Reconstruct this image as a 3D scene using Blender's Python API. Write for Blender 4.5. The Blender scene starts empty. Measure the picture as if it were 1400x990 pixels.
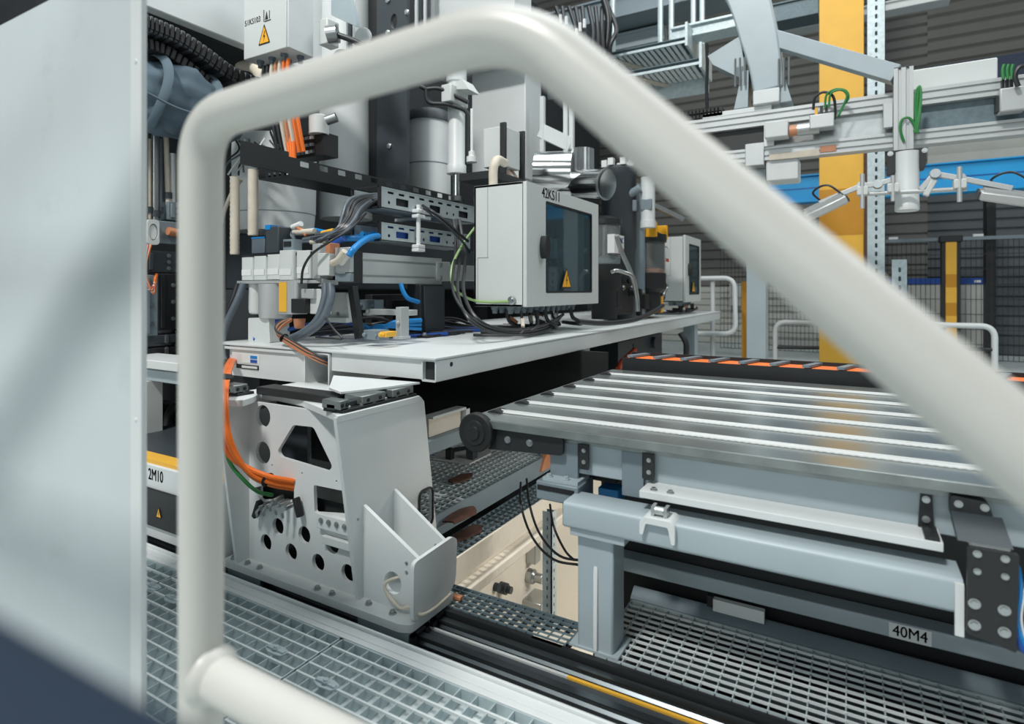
import bpy, bmesh, math, random
from mathutils import Vector, Matrix
from mathutils.geometry import tessellate_polygon
rnd = random.Random(7)
scn = bpy.context.scene
C = scn.collection
# ------------------------------------------------------------------ camera, world, lights
CAM_Z, FPX, HOR = 0.9, 805.0, 396.0
cd = bpy.data.cameras.new('camera'); cam = bpy.data.objects.new('camera', cd); C.objects.link(cam)
cam.location = (0, 0, CAM_Z); cam.rotation_euler = (math.radians(90), 0, math.radians(30))
cd.sensor_width = 36; cd.lens = FPX / 1400 * 36; cd.shift_y = -(495 - HOR) / 1400
cd.clip_start = 0.01; cd.clip_end = 100
cd.dof.use_dof = True; cd.dof.focus_distance = 2.1; cd.dof.aperture_fstop = 2.8
scn.camera = cam
w = bpy.data.worlds.new('hall_daylight'); scn.world = w; w.use_nodes = True
bg = w.node_tree.nodes['Background']; bg.inputs[0].default_value = (0.80, 0.91, 0.96, 1); bg.inputs[1].default_value = 0.27
def area(name, loc, aim, sx, sy, power, col):
    l = bpy.data.lights.new(name, 'AREA'); l.shape = 'RECTANGLE'; l.size = sx; l.size_y = sy
    l.energy = power; l.color = col
    o = bpy.data.objects.new(name, l); C.objects.link(o); o.location = loc
    o.rotation_euler = (Vector(aim) - Vector(loc)).to_track_quat('-Z', 'Y').to_euler()
    return o
area('skylight_front', (-1.3, -2.6, 7.0), (-1.2, 1.8, 0.2), 0.9, 0.6, 540, (1.0, 0.985, 0.95))
area('skylight_machine', (-1.0, 3.5, 6.5), (-1.0, 3.5, 0), 3.0, 5.0, 210, (0.93, 0.98, 1.0))
area('skylight_right', (3.5, 5.0, 6.5), (1.5, 4.0, 0), 3.0, 5.0, 230, (0.95, 0.99, 1.0))
area('front_fill', (-2.0, -7.0, 3.4), (-0.8, 2.0, 0.2), 9.0, 3.0, 200, (0.92, 0.98, 1.0))  # added fill light from behind the camera, no real window
vs = scn.view_settings; vs.view_transform = 'Standard'; vs.look = 'None'; vs.gamma = 1; vs.use_curve_mapping = False; vs.exposure = -0.28
# ------------------------------------------------------------------ materials
def lin(c):
    return tuple(((x / 255) / 12.92 if x / 255 <= 0.04045 else ((x / 255 + 0.055) / 1.055) ** 2.4) for x in c)
def mat(name, rgb, rough=0.5, metal=0.0, var=0.06, scale=6.0, bump=0.0, bscale=60.0, stain=None, stain_amt=0.0, **kw):
    m = bpy.data.materials.new(name); m.use_nodes = True
    nt = m.node_tree; b = nt.nodes['Principled BSDF']
    base = lin(rgb)
    tc = nt.nodes.new('ShaderNodeTexCoord')
    n = nt.nodes.new('ShaderNodeTexNoise'); n.inputs['Scale'].default_value = scale; n.inputs['Detail'].default_value = 5
    nt.links.new(tc.outputs['Object'], n.inputs['Vector'])
    r = nt.nodes.new('ShaderNodeValToRGB')
    r.color_ramp.elements[0].position = 0.3; r.color_ramp.elements[1].position = 0.7
    r.color_ramp.elements[0].color = tuple(x * (1 - var) for x in base) + (1,)
    r.color_ramp.elements[1].color = tuple(min(1, x * (1 + var)) for x in base) + (1,)
    nt.links.new(n.outputs['Fac'], r.inputs['Fac'])
    out = r.outputs['Color']
    if stain:
        n2 = nt.nodes.new('ShaderNodeTexNoise'); n2.inputs['Scale'].default_value = scale * 0.6; n2.inputs['Detail'].default_value = 8
        n2.inputs['Roughness'].default_value = 0.7
        nt.links.new(tc.outputs['Object'], n2.inputs['Vector'])
        r2 = nt.nodes.new('ShaderNodeValToRGB'); r2.color_ramp.elements[0].position = 0.55; r2.color_ramp.elements[1].position = 0.72
        r2.color_ramp.elements[1].color = (stain_amt,) * 3 + (1,)
        nt.links.new(n2.outputs['Fac'], r2.inputs['Fac'])
        mx = nt.nodes.new('ShaderNodeMix'); mx.data_type = 'RGBA'
        nt.links.new(r2.outputs['Color'], mx.inputs[0]); nt.links.new(out, mx.inputs[6]); mx.inputs[7].default_value = lin(stain) + (1,)
        out = mx.outputs[2]
    nt.links.new(out, b.inputs['Base Color'])
    b.inputs['Roughness'].default_value = rough; b.inputs['Metallic'].default_value = metal
    if bump:
        n3 = nt.nodes.new('ShaderNodeTexNoise'); n3.inputs['Scale'].default_value = bscale
        nt.links.new(tc.outputs['Object'], n3.inputs['Vector'])
        bp = nt.nodes.new('ShaderNodeBump'); bp.inputs['Strength'].default_value = bump; bp.inputs['Distance'].default_value = 0.002
        nt.links.new(n3.outputs['Fac'], bp.inputs['Height']); nt.links.new(bp.outputs['Normal'], b.inputs['Normal'])
    for k, v in kw.items():
        b.inputs[k.replace('_', ' ')].default_value = v
    return m
M = {}
M['rail'] = mat('cream_rail_paint', (200, 200, 194), 0.36, bump=0.05, var=0.02)
M['panel'] = mat('scuffed_pale_panel', (198, 207, 210), 0.5, var=0.04, scale=3, stain=(150, 155, 150), stain_amt=0.35)
M['white'] = mat('machine_white_paint', (214, 219, 219), 0.42, var=0.03, bump=0.05)
M['cab'] = mat('cabinet_pale_grey', (206, 211, 209), 0.4, var=0.02, bump=0.08, bscale=200)
M['blue_grey'] = mat('blue_grey_paint', (164, 178, 184), 0.38, var=0.04)
M['mid_grey'] = mat('mid_grey_paint', (120, 134, 141), 0.45, var=0.06)
M['alu'] = mat('anodised_aluminium', (190, 194, 194), 0.38, 0.35, var=0.04)
M['steel'] = mat('bright_steel', (176, 180, 180), 0.3, 0.9, var=0.08, scale=20)
M['chrome'] = mat('polished_duct_steel', (205, 207, 206), 0.12, 1.0, var=0.03)
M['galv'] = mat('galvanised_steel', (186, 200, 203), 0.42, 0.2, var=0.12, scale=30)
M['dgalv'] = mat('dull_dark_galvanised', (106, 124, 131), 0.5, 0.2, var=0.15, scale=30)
M['tray'] = mat('galvanised_cable_tray', (182, 192, 194), 0.4, 0.3, var=0.06, scale=20)
M['table'] = mat('oiled_sheet_metal', (182, 189, 188), 0.25, 0.85, var=0.10, scale=4, stain=(110, 116, 114), stain_amt=0.5)
M['edge'] = mat('worn_plate_edge', (138, 145, 144), 0.38, 0.7, var=0.2, scale=14)
M['black'] = mat('black_powder_coat', (33, 36, 38), 0.45, var=0.1)
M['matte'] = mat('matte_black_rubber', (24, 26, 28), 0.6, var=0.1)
M['dark'] = mat('dark_machine_grey', (58, 65, 70), 0.45, var=0.1)
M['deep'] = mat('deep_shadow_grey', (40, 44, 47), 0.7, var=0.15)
M['cable'] = mat('black_cable_sheath', (38, 41, 44), 0.38, var=0.1)
M['gcable'] = mat('grey_hose', (92, 103, 112), 0.4, var=0.1, scale=30)
M['orange'] = mat('orange_cable_sheath', (232, 112, 34), 0.4, var=0.1)
M['red'] = mat('red_cable_sheath', (196, 74, 40), 0.4)
M['copper'] = mat('copper_brown_cable', (190, 128, 92), 0.4, var=0.15)
M['green'] = mat('green_cable_sheath', (48, 128, 66), 0.4)
M['ygreen'] = mat('yellow_green_earth_wire', (150, 182, 120), 0.4)
M['blue'] = mat('blue_air_hose', (24, 130, 200), 0.35, var=0.05)
M['dblue'] = mat('deep_blue_plastic', (28, 78, 160), 0.4)
M['beam_blue'] = mat('bright_blue_beam_paint', (18, 152, 212), 0.5, var=0.05)
M['yellow'] = mat('safety_yellow_paint', (232, 178, 60), 0.5, var=0.04)
M['dyellow'] = mat('ochre_stripe_paint', (196, 136, 24), 0.5, var=0.04)
M['sign'] = mat('warning_sign_yellow', (246, 178, 32), 0.4, var=0.02)
M['beige'] = mat('beige_corrugated_hose', (206, 198, 182), 0.6, var=0.08, scale=20)
M['cream'] = mat('cream_painted_concrete', (226, 218, 202), 0.7, var=0.06, scale=3, stain=(150, 142, 128), stain_amt=0.35)
M['concrete'] = mat('dusty_concrete', (168, 162, 146), 0.85, var=0.25, scale=20, bump=0.5, stain=(70, 66, 58), stain_amt=0.8)
M['floorpaint'] = mat('pale_painted_floor', (206, 214, 214), 0.6, var=0.15, scale=8)
M['brown'] = mat('brown_oily_rust', (86, 58, 46), 0.7, var=0.25, scale=30)
M['wall'] = mat('grey_brown_cladding', (108, 108, 104), 0.6, var=0.04)
M['wall2'] = mat('dark_grey_shutter', (84, 90, 93), 0.6, var=0.04)
M['wall3'] = mat('pale_cladding', (188, 190, 184), 0.6, var=0.04)
M['canvas'] = mat('slate_blue_canvas', (84, 102, 114), 0.85, var=0.12, scale=10, bump=0.4, bscale=300)
M['strap'] = mat('slate_webbing', (86, 104, 115), 0.8, var=0.05)
M['navy'] = mat('dark_navy_padding', (22, 42, 62), 0.8, var=0.05)
M['label'] = mat('white_label_film', (226, 229, 228), 0.4, var=0.01)
M['ink'] = mat('black_ink', (24, 25, 26), 0.6, var=0.01)
M['clearcup'] = mat('clear_plastic_cup', (225, 232, 232), 0.08, Transmission_Weight=0.85, IOR=1.2)
M['glass'] = mat('tinted_window_glass', (150, 178, 188), 0.03, Transmission_Weight=0.9, IOR=1.35)
M['guide'] = mat('dark_oiled_guide_steel', (112, 120, 124), 0.28, 0.9, var=0.1, scale=12)
M['trimblue'] = mat('dull_navy_trim', (44, 58, 84), 0.6)
M['zinc'] = mat('bright_zinc_wire', (222, 229, 229), 0.4, 0.1, var=0.05)
M['rib'] = mat('white_belt_profile', (196, 200, 199), 0.4, var=0.03)
M['tooth'] = mat('belt_tooth_shadow_grey', (120, 126, 126), 0.6)
# ------------------------------------------------------------------ helpers
S3, H3 = math.sqrt(3) / 2, 0.5
def ray(px, py):
    u = (px - 700) / FPX
    return Vector((S3 * u - H3, H3 * u + S3, -(py - HOR) / FPX))
def oD(px, py, D): return Vector((0, 0, CAM_Z)) + ray(px, py) * D
def oX(px, py, X): r = ray(px, py); return Vector((0, 0, CAM_Z)) + r * (X / r.x)
def oY(px, py, Y): r = ray(px, py); return Vector((0, 0, CAM_Z)) + r * (Y / r.y)
def oZ(px, py, Z): r = ray(px, py); return Vector((0, 0, CAM_Z)) + r * ((Z - CAM_Z) / r.z)
W = {}
SPLIT = {'bolts':'bolt','hinge_bolts':'hinge_bolt','cable_glands':'cable_gland','terminal_bolts':'terminal_bolt','studs':'stud','rivets':'rivet','clamp_screws':'clamp_screw','terminal_modules':'terminal_module','wires':'wire','inner_valves':'inner_valve','inner_ribs':'inner_rib'}
class MB:
    def __init__(s): s.v = []; s.f = []; s.g = []; s.hold = False
    def add(s, vs, fs):
        o = len(s.v)
        if not s.hold: s.g.append((o, len(s.f)))
        s.v += [Vector(p) for p in vs]; s.f += [tuple(i + o for i in f) for f in fs]; return s
    def box(s, a, b):
        x0, x1 = sorted((a[0], b[0])); y0, y1 = sorted((a[1], b[1])); z0, z1 = sorted((a[2], b[2]))
        return s.add([(x0,y0,z0),(x1,y0,z0),(x1,y1,z0),(x0,y1,z0),(x0,y0,z1),(x1,y0,z1),(x1,y1,z1),(x0,y1,z1)],
                     [(3,2,1,0),(4,5,6,7),(0,1,5,4),(1,2,6,5),(2,3,7,6),(3,0,4,7)])
    def bar(s, p, q, w_, h, up=(0, 0, 1)):          # rectangular bar between two points
        p, q = Vector(p), Vector(q); d = (q - p).normalized(); up = Vector(up)
        sd = d.cross(up)
        if sd.length < 1e-4: sd = d.cross(Vector((1, 0, 0)))
        sd.normalize(); u = sd.cross(d)
        vs = []
        for c in (p, q):
            for a, b in ((-1,-1),(1,-1),(1,1),(-1,1)): vs.append(c + sd * a * w_ / 2 + u * b * h / 2)
        return s.add(vs, [(0,1,2,3),(7,6,5,4),(0,4,5,1),(1,5,6,2),(2,6,7,3),(3,7,4,0)])
    def cyl(s, p, q, r, n=16, r2=None, cap=True):
        p, q = Vector(p), Vector(q); r2 = r if r2 is None else r2
        d = (q - p).normalized(); a = d.orthogonal().normalized(); b = d.cross(a)
        vs = []
        for c, rr in ((p, r), (q, r2)):
            for i in range(n): t = 2 * math.pi * i / n; vs.append(c + (a * math.cos(t) + b * math.sin(t)) * rr)
        fs = [(i, (i + 1) % n, n + (i + 1) % n, n + i) for i in range(n)]
        if cap: fs += [tuple(range(n - 1, -1, -1)), tuple(range(n, 2 * n))]
        return s.add(vs, fs)
    def lathe(s, base, prof, n=20, axis=(0, 0, 1)):   # prof: (radius, height)
        base = Vector(base); d = Vector(axis).normalized(); a = d.orthogonal().normalized(); b = d.cross(a)
        vs = []
        for r, h in prof:
            for i in range(n): t = 2 * math.pi * i / n; vs.append(base + d * h + (a * math.cos(t) + b * math.sin(t)) * r)
        k = len(prof); fs = []
        for j in range(k - 1):
            for i in range(n): fs.append((j*n+i, j*n+(i+1)%n, (j+1)*n+(i+1)%n, (j+1)*n+i))
        fs += [tuple(range(n - 1, -1, -1)), tuple(range((k - 1) * n, k * n))]
        return s.add(vs, fs)
    def tube(s, pts, r, n=10, flat=1.0):
        pts = [Vector(p) for p in pts]; k = len(pts)
        tan = [(pts[min(i+1,k-1)] - pts[max(i-1,0)]).normalized() for i in range(k)]
        a = tan[0].orthogonal().normalized(); vs = []
        for i in range(k):
            a = (a - tan[i] * a.dot(tan[i])).normalized(); b = tan[i].cross(a)
            for j in range(n): t = 2*math.pi*j/n; vs.append(pts[i] + (a*math.cos(t) + b*math.sin(t)*flat) * r)
        fs = []
        for i in range(k - 1):
            for j in range(n): fs.append((i*n+j, i*n+(j+1)%n, (i+1)*n+(j+1)%n, (i+1)*n+j))
        fs += [tuple(range(n-1,-1,-1)), tuple(range((k-1)*n, k*n))]
        return s.add(vs, fs)
    def plate(s, poly, ax, a0, a1, holes=()):         # polygon in the plane normal to ax, with holes
        def P(p, t): return {'x': (t, p[0], p[1]), 'y': (p[0], t, p[1]), 'z': (p[0], p[1], t)}[ax]
        loops = [list(poly)] + [list(h) for h in holes]
        flat = [p for l in loops for p in l]; n = len(flat)
        tris = tessellate_polygon([[Vector((p[0], p[1], 0)) for p in l] for l in loops])
        vs = [P(p, a0) for p in flat] + [P(p, a1) for p in flat]
        fs = [tuple(t) for t in tris] + [tuple(i + n for i in reversed(t)) for t in tris]
        o = 0
        for l in loops:
            m = len(l)
            for i in range(m): fs.append((o+i, o+(i+1)%m, n+o+(i+1)%m, n+o+i))
            o += m
        return s.add(vs, fs)
    def bolt(s, p, ax, r=0.009, h=0.007):
        p = Vector(p); d = Vector(ax); s.cyl(p, p + d * h * 0.4, r * 1.45, 12); s.hold = True; s.cyl(p + d * h * 0.4, p + d * h, r, 6); s.hold = False; return s
    def build(s, name, m, parent=None, label=None, cat=None, group=None, kind=None, bevel=0, fix=True):
        if name in SPLIT and len(s.g) > 1:
            ends = s.g[1:] + [(len(s.v), len(s.f))]
            for (v0, f0), (v1, f1) in zip(s.g, ends):
                q = MB(); q.v = s.v[v0:v1]; q.f = [tuple(i - v0 for i in f) for f in s.f[f0:f1]]; q.g = [(0, 0)]
                last = q.build(SPLIT[name], m, parent, label, cat, group, kind, bevel, fix)
            return last
        if name in SPLIT: name = SPLIT[name]
        n = len(s.v)
        lo = Vector((min(p.x for p in s.v), min(p.y for p in s.v), min(p.z for p in s.v)))
        hi = Vector((max(p.x for p in s.v), max(p.y for p in s.v), max(p.z for p in s.v)))
        c = (lo + hi) / 2
        if parent is None: c.z = lo.z
        me = bpy.data.meshes.new(name)
        me.from_pydata([p - c for p in s.v], [], s.f)
        if fix:
            bm = bmesh.new(); bm.from_mesh(me); bmesh.ops.recalc_face_normals(bm, faces=bm.faces); bm.to_mesh(me); bm.free()
        me.shade_smooth(); me.set_sharp_from_angle(angle=math.radians(38))
        me.materials.append(M[m])
        o = bpy.data.objects.new(name, me); C.objects.link(o); W[o] = c
        if parent: o.parent = parent; o.location = c - W[parent]
        else: o.location = c
        if label: o['label'] = label
        if cat: o['category'] = cat
        if group: o['group'] = group
        if kind: o['kind'] = kind
        if bevel:
            b = o.modifiers.new('bevel', 'BEVEL'); b.width = bevel; b.segments = 2; b.limit_method = 'ANGLE'; b.angle_limit = math.radians(50)
        return o
def thing(name, label, cat, loc, group=None):
    o = bpy.data.objects.new(name, None); C.objects.link(o); o.empty_display_size = 0.05
    o.location = loc; W[o] = Vector(loc); o['label'] = label; o['category'] = cat
    if group: o['group'] = group
    return o
def dup(root, off, label=None):
    off = Vector(off); r = root.copy(); C.objects.link(r); r.location = W[root] + off; W[r] = W[root] + off
    if label: r['label'] = label
    def rec(a, b):
        for ch in list(a.children):
            c = ch.copy(); C.objects.link(c); c.parent = b; W[c] = W[ch] + off; rec(ch, c)
    rec(root, r); return r
def B(a, b): return MB().box(a, b)
def circ(cx, cy, r, n=18, ry=None): return [(cx + r*math.cos(2*math.pi*i/n), cy + (ry or r)*math.sin(2*math.pi*i/n)) for i in range(n)]
def rrect(x0, y0, x1, y1, r, k=4):
    pts = []
    for cx, cy, a in ((x1-r,y1-r,0),(x0+r,y1-r,90),(x0+r,y0+r,180),(x1-r,y0+r,270)):
        for i in range(k+1):
            t = math.radians(a + 90*i/k); pts.append((cx + r*math.cos(t), cy + r*math.sin(t)))
    return pts
def rpoly(pts, r, k=4):                              # polygon with rounded corners
    out = []; n = len(pts)
    for i in range(n):
        p = Vector(pts[i]); a = (Vector(pts[i-1]) - p); b = (Vector(pts[(i+1) % n]) - p)
        q = min(r, a.length * 0.45, b.length * 0.45)
        s_, e = p + a.normalized() * q, p + b.normalized() * q
        for j in range(k + 1):
            t = j / k; out.append(tuple((1-t)**2 * s_ + 2*t*(1-t) * p + t*t * e))
    return out
def fil(pts, r, k=8):                                # 3D path with rounded corners
    pts = [Vector(p) for p in pts]; out = [pts[0]]
    for i in range(1, len(pts) - 1):
        p = pts[i]; a = pts[i-1] - p; b = pts[i+1] - p
        q = min(r, a.length * 0.48, b.length * 0.48); s_, e = p + a.normalized()*q, p + b.normalized()*q
        for j in range(k + 1): t = j/k; out.append((1-t)**2*s_ + 2*t*(1-t)*p + t*t*e)
    out.append(pts[-1]); return out
def spl(pts, k=8):                                   # Catmull-Rom through points
    P = [Vector(p) for p in pts]; P = [2*P[0]-P[1]] + P + [2*P[-1]-P[-2]]; out = []
    for i in range(1, len(P) - 2):
        for j in range(k):
            t = j/k; a, b, c, d = P[i-1], P[i], P[i+1], P[i+2]
            out.append(0.5*((2*b) + (c-a)*t + (2*a-5*b+4*c-d)*t*t + (3*b-a-3*c+d)*t**3))
    out.append(P[-2]); return out
def cable(pts, r, m, name='cable', parent=None, n=8, k=6, **kw): return MB().tube(spl(pts, k), r, n).build(name, m, parent, fix=False, **kw)
def text(s, size, loc, face, parent, m='ink', sx=0.72):
    cu = bpy.data.curves.new('lettering', 'FONT'); cu.body = s; cu.size = size; cu.extrude = 0.0004; cu.resolution_u = 3
    cu.align_x = 'CENTER'; cu.align_y = 'CENTER'
    t = bpy.data.objects.new('tmp_text', cu); C.objects.link(t)
    bpy.context.view_layer.update()
    me = bpy.data.meshes.new_from_object(t.evaluated_get(bpy.context.evaluated_depsgraph_get()))
    bpy.data.objects.remove(t); bpy.data.curves.remove(cu)
    bm = bmesh.new(); bm.from_mesh(me); src = list(bm.verts) + list(bm.edges) + list(bm.faces)
    for dx, dy in ((0.012, 0), (-0.012, 0), (0, 0.010)):
        r = bmesh.ops.duplicate(bm, geom=src); bmesh.ops.translate(bm, verts=[g for g in r['geom'] if isinstance(g, bmesh.types.BMVert)], vec=(dx*size, dy*size, 0))
    bm.to_mesh(me); bm.free()
    me.materials.clear(); me.materials.append(M[m]); me.name = 'lettering'
    o = bpy.data.objects.new('lettering', me); C.objects.link(o); o.parent = parent; o.location = Vector(loc) - W[parent]
    o.rotation_euler = (math.radians(90), 0, 0 if face == 'y' else math.radians(90)); o.scale = (sx, 1, 1)
    W[o] = Vector(loc); return o
def structure(o): o['kind'] = 'structure'; return o
def grating(name, label, x0, x1, y0, y1, z, px_, py_, m, deep=0.03, group=None, cw=0.0026):
    t = thing(name, label, 'grating', ((x0+x1)/2, (y0+y1)/2, z - deep), group)
    f = MB()
    for a, b in (((x0,y0),(x1,y0+0.004)),((x0,y1-0.004),(x1,y1)),((x0,y0),(x0+0.004,y1)),((x1-0.004,y0),(x1,y1))):
        f.box((a[0],a[1],z-deep),(b[0],b[1],z))
    f.build('frame', m, t, fix=False)
    bb = MB(); n = max(1, round((x1-x0)/px_))
    for i in range(1, n): x = x0 + (x1-x0)*i/n; bb.box((x-0.0014,y0,z-deep),(x+0.0014,y1,z-0.001))
    bb.build('bearing_bars', m, t, kind='stuff', fix=False)
    cb = MB(); n = max(1, round((y1-y0)/py_))
    for i in range(1, n):
        y = y0 + (y1-y0)*i/n; cb.box((x0,y-cw,z-0.006),(x1,y+cw,z+0.0008))
    cb.build('cross_bars', 'zinc' if m == 'galv' else m, t, kind='stuff', fix=False)
    return t
def warn(parent, pts, ax, off, bolt=True):           # yellow warning triangle with a black rim and flash
    m = MB(); m.plate(rpoly(pts, 0.006, 3), ax, off[0], off[1]); s = m.build('warning_sign', 'ink', parent)
    cx = sum(p[0] for p in pts)/3; cy = sum(p[1] for p in pts)/3
    q = [(cx + (p[0]-cx)*0.8, cy + (p[1]-cy)*0.8) for p in pts]
    d = off[1] - off[0]; a = off[1]; m = MB(); m.plate(q, ax, a, a + d*0.3); m.build('sign_face', 'sign', s)
    hgt = max(p[1] for p in pts) - min(p[1] for p in pts); sx = hgt * 0.3; wd = (max(p[0] for p in pts)-min(p[0] for p in pts))*0.5
    fl = [(cx+0.10*wd, cy+1.1*sx), (cx-0.16*wd, cy+0.05*sx), (cx+0.02*wd, cy+0.05*sx), (cx-0.1*wd, cy-0.8*sx), (cx+0.2*wd, cy+0.3*sx), (cx+0.02*wd, cy+0.3*sx), (cx+0.2*wd, cy+1.0*sx)]
    m = MB(); m.plate(fl, ax, a + d*0.3, a + d*0.55); m.build('flash_symbol', 'ink', s)
# ================================================================== STRUCTURE
structure(B((-6,-2.5,-0.30),(4,1.10,-0.034)).build('floor','floorpaint'))
t = MB(); t.box((-5,1.10,-0.13),(3,1.118,0.0)); t.box((-5,1.121,-0.13),(3,1.150,-0.002)); t.box((-5,1.118,-0.13),(3,1.121,-0.008)); t.box((-5,1.150,-0.13),(3,1.158,0.006))
structure(t.build('trim_1','white', bevel=0.0015))
structure(B((-5,1.158,-0.30),(3,1.36,-0.048)).build('floor_rail_bed','concrete'))
structure(B((-6,1.36,-0.95),(6,3.7,-0.80)).build('floor_pit','cream'))
structure(B((-6,3.7,-0.95),(14,16,-0.06)).build('floor_hall','floorpaint'))
structure(B((-1.30,1.475,-0.80),(-1.185,3.7,-0.055)).build('wall_pit_left','cream'))
structure(B((-0.9,3.62,-0.80),(6,3.7,-0.06)).build('wall_pit_back','cream'))
structure(B((-6,1.475,-0.40),(-1.30,3.7,-0.20)).build('floor_machine_base','deep'))
# cladding of the far hall wall: horizontal ribs
def cladding(name, m, x0, x1, z0, z1, y, pitch, deep=0.03):
    n = int((z1-z0)/pitch); b = MB()
    for i in range(n):
        z = z0 + (z1-z0)*i/n; h = (z1-z0)/n
        b.add([(x0,y,z),(x1,y,z),(x1,y-deep,z+h*0.18),(x0,y-deep,z+h*0.18),(x1,y-deep,z+h*0.82),(x0,y-deep,z+h*0.82),(x1,y,z+h),(x0,y,z+h)],
              [(0,1,2,3),(3,2,4,5),(5,4,6,7)])
    b.box((x0,y,z0),(x1,y+0.12,z1)); return structure(b.build(name, m, fix=False))
cladding('wall_back_lower','wall3',-6,1.0,-0.06,0.95,11.0,0.11)
cladding('wall_back_middle','wall',-6,1.0,0.95,8.5,11.0,0.16)
cladding('wall_back_shutter','wall2',1.0,9,-0.06,2.35,11.0,0.14)
cladding('wall_back_band','wall3',1.0,9,2.35,3.25,11.0,0.30,0.02)
cladding('wall_back_upper','wall',1.0,9,3.25,8.5,11.0,0.18)
structure(B((1.0,10.80,3.95),(9,10.96,4.25)).build('trim_2','trimblue'))
structure(B((-6.2,-2,-0.3),(-6.0,11,6.0)).build('wall_left','deep'))
# ================================================================== STAIR HANDRAIL IN THE FOREGROUND
hr = thing('stair_handrail','cream tubular stair handrail arching across the foreground','handrail',(-0.585,0.368,-0.034))
YR = 0.368
MB().tube(fil([(-0.585,YR,-0.034),(-0.585,YR,1.075),(-0.207,YR,1.090),(0.95,YR,-0.02)],0.050,14),0.0213,28).build('top_rail','rail',hr,fix=False)
MB().tube([(-0.585,YR,0.505),(-0.2,YR,0.505),(0.395,YR,0.505)],0.0213,24).build('knee_rail','rail',hr,fix=False)
MB().lathe((-0.566,YR,0.505),[(0.029,0),(0.0275,0.004),(0.0245,0.008),(0.0215,0.011)],24,(1,0,0)).build('weld_collar','rail',hr)
MB().lathe((-0.585,YR,0.001),[(0.055,0),(0.055,0.010),(0.024,0.012),(0.022,0.02)],24).build('foot_flange','rail',hr)
# tall pale guard panel at the left edge
gp = thing('sheet_metal_guard','tall pale scuffed sheet metal guard panel at the left edge','panel',(-1.4,0.5,-0.034))
B((-1.9,0.500,-0.034),(-0.9685,0.506,1.42)).build('sheet','panel',gp)
MB().plate([(-0.968,0.494),(-0.9375,0.494),(-0.9375,0.500),(-0.9425,0.500),(-0.9425,0.506),(-0.968,0.506)],'z',-0.034,1.42).build('edge_flange','white',gp,bevel=0.0015)
r_ = MB()
for z in (0.15,0.70,1.25): r_.lathe((-0.952,0.494,z),[(0.004,0),(0.003,0.0012),(0.001,0.0016)],10,(0,-1,0))
r_.build('rivets','white',gp)
# unseen frame with diagonal brace, added to throw a shadow band on the sheet
sf = thing('shadow_frame','unseen pale frame with diagonal brace, added to throw a shadow on the guard sheet','guard frame',(-1.45,0.14,-0.034))
for x in (-2.0,-0.90): B((x-0.02,0.20,-0.034),(x+0.02,0.24,1.60)).build('upright','rail',sf,bevel=0.003)
MB().bar((-2.0,0.22,0.735),(-0.90,0.22,1.59),0.095,0.03,(0,1,0)).build('diagonal_brace','rail',sf); MB().bar((-2.0,0.22,1.01),(-0.92,0.22,1.01),0.03,0.095).build('cross_bar','rail',sf)
# dark padded sleeve close to the lens
d0 = oD(-330,985,0.10); d1 = oD(230,1310,0.10); dd = (d1-d0).normalized()
lo = d1 + dd*((d1.z+0.10)/-dd.z)
MB().tube([d0 - dd*0.05, d0, (d0+d1)/2, d1, lo],0.0265,24).build('padded_rail_sleeve','navy',None,'dark navy padded sleeve blurred in the lower left corner','padding',fix=False)
# ================================================================== WALKWAY GRATINGS AND RAILS
for i,(a,b,l) in enumerate(((-1.137,-0.44,'bright steel walkway grating beneath the knee rail, right of the seam'),(-1.842,-1.143,'bright steel walkway grating left of the seam, behind the handrail post'),(-2.55,-1.848,'bright steel walkway grating seen between guard panel and handrail post'))):
    grating('walkway_grating',l,a,b,0.0,1.097,0.0,0.0465,0.0366,'galv',0.032,'walkway gratings beside the white machine foot')
for (x,y),l in (((378,890),'zinc grating clip on the grating left of the seam, nearest the seam'),((446,936),'zinc grating clip on the grating right of the seam'),((208,803),'zinc grating clip hard against the guard panel edge'),((236,820),'zinc grating clip beside the handrail post')):
    p = oZ(x,y,0.001); b = MB()
    b.plate(rpoly([(p.x-0.034,p.y-0.008),(p.x-0.012,p.y-0.016),(p.x+0.03,p.y-0.012),(p.x+0.034,p.y+0.010),(p.x+0.008,p.y+0.017),(p.x-0.03,p.y+0.012)],0.006),'z',0.0008,0.004)
    b.box((p.x-0.03,p.y-0.005,0.004),(p.x+0.03,p.y+0.005,0.008)); b.bolt((p.x,p.y,0.008),(0,0,1),0.006,0.006)
    b.build('grating_clip','galv',None,l,'clip','grating clips',bevel=0.0008)
def guide_rail(y, label, w_=0.026, z=-0.048):
    t = thing('guide_rail',label,'rail',(-1,y,z),'guide rails under the machine foot')
    MB().plate([(y-w_/2,z),(y+w_/2,z),(y+w_/2,z+0.012),(y+w_/2-0.006,z+0.018),(y+w_/2-0.003,z+0.024),(y+w_/2-0.003,z+0.031),(y-w_/2+0.003,z+0.031),(y-w_/2+0.003,z+0.024),(y-w_/2+0.006,z+0.018),(y-w_/2,z+0.012)],'x',-4,2.5).build('rail_profile','guide',t)
    B((-4,y-w_*1.0,z-0.001),(2.5,y+w_*1.0,z+0.004)).build('base_strip','black',t)
guide_rail(1.238,'polished linear guide rail nearest the walkway grating')
guide_rail(1.325,'polished linear guide rail next to the dark grating')
B((-4,1.266,-0.048),(2.5,1.283,-0.030)).build('rail_cover','dark',None,'dark flat cover strip between the two guide rails','cover strip')
t = thing('scale_tape','narrow white and yellow strip running between the guide rails','strip',(-0.3,1.29,-0.048))
B((-4,1.285,-0.048),(-0.59,1.293,-0.026)).build('white_section','rib',t); B((-0.59,1.285,-0.048),(2.5,1.293,-0.026)).build('yellow_section','yellow',t)
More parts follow.
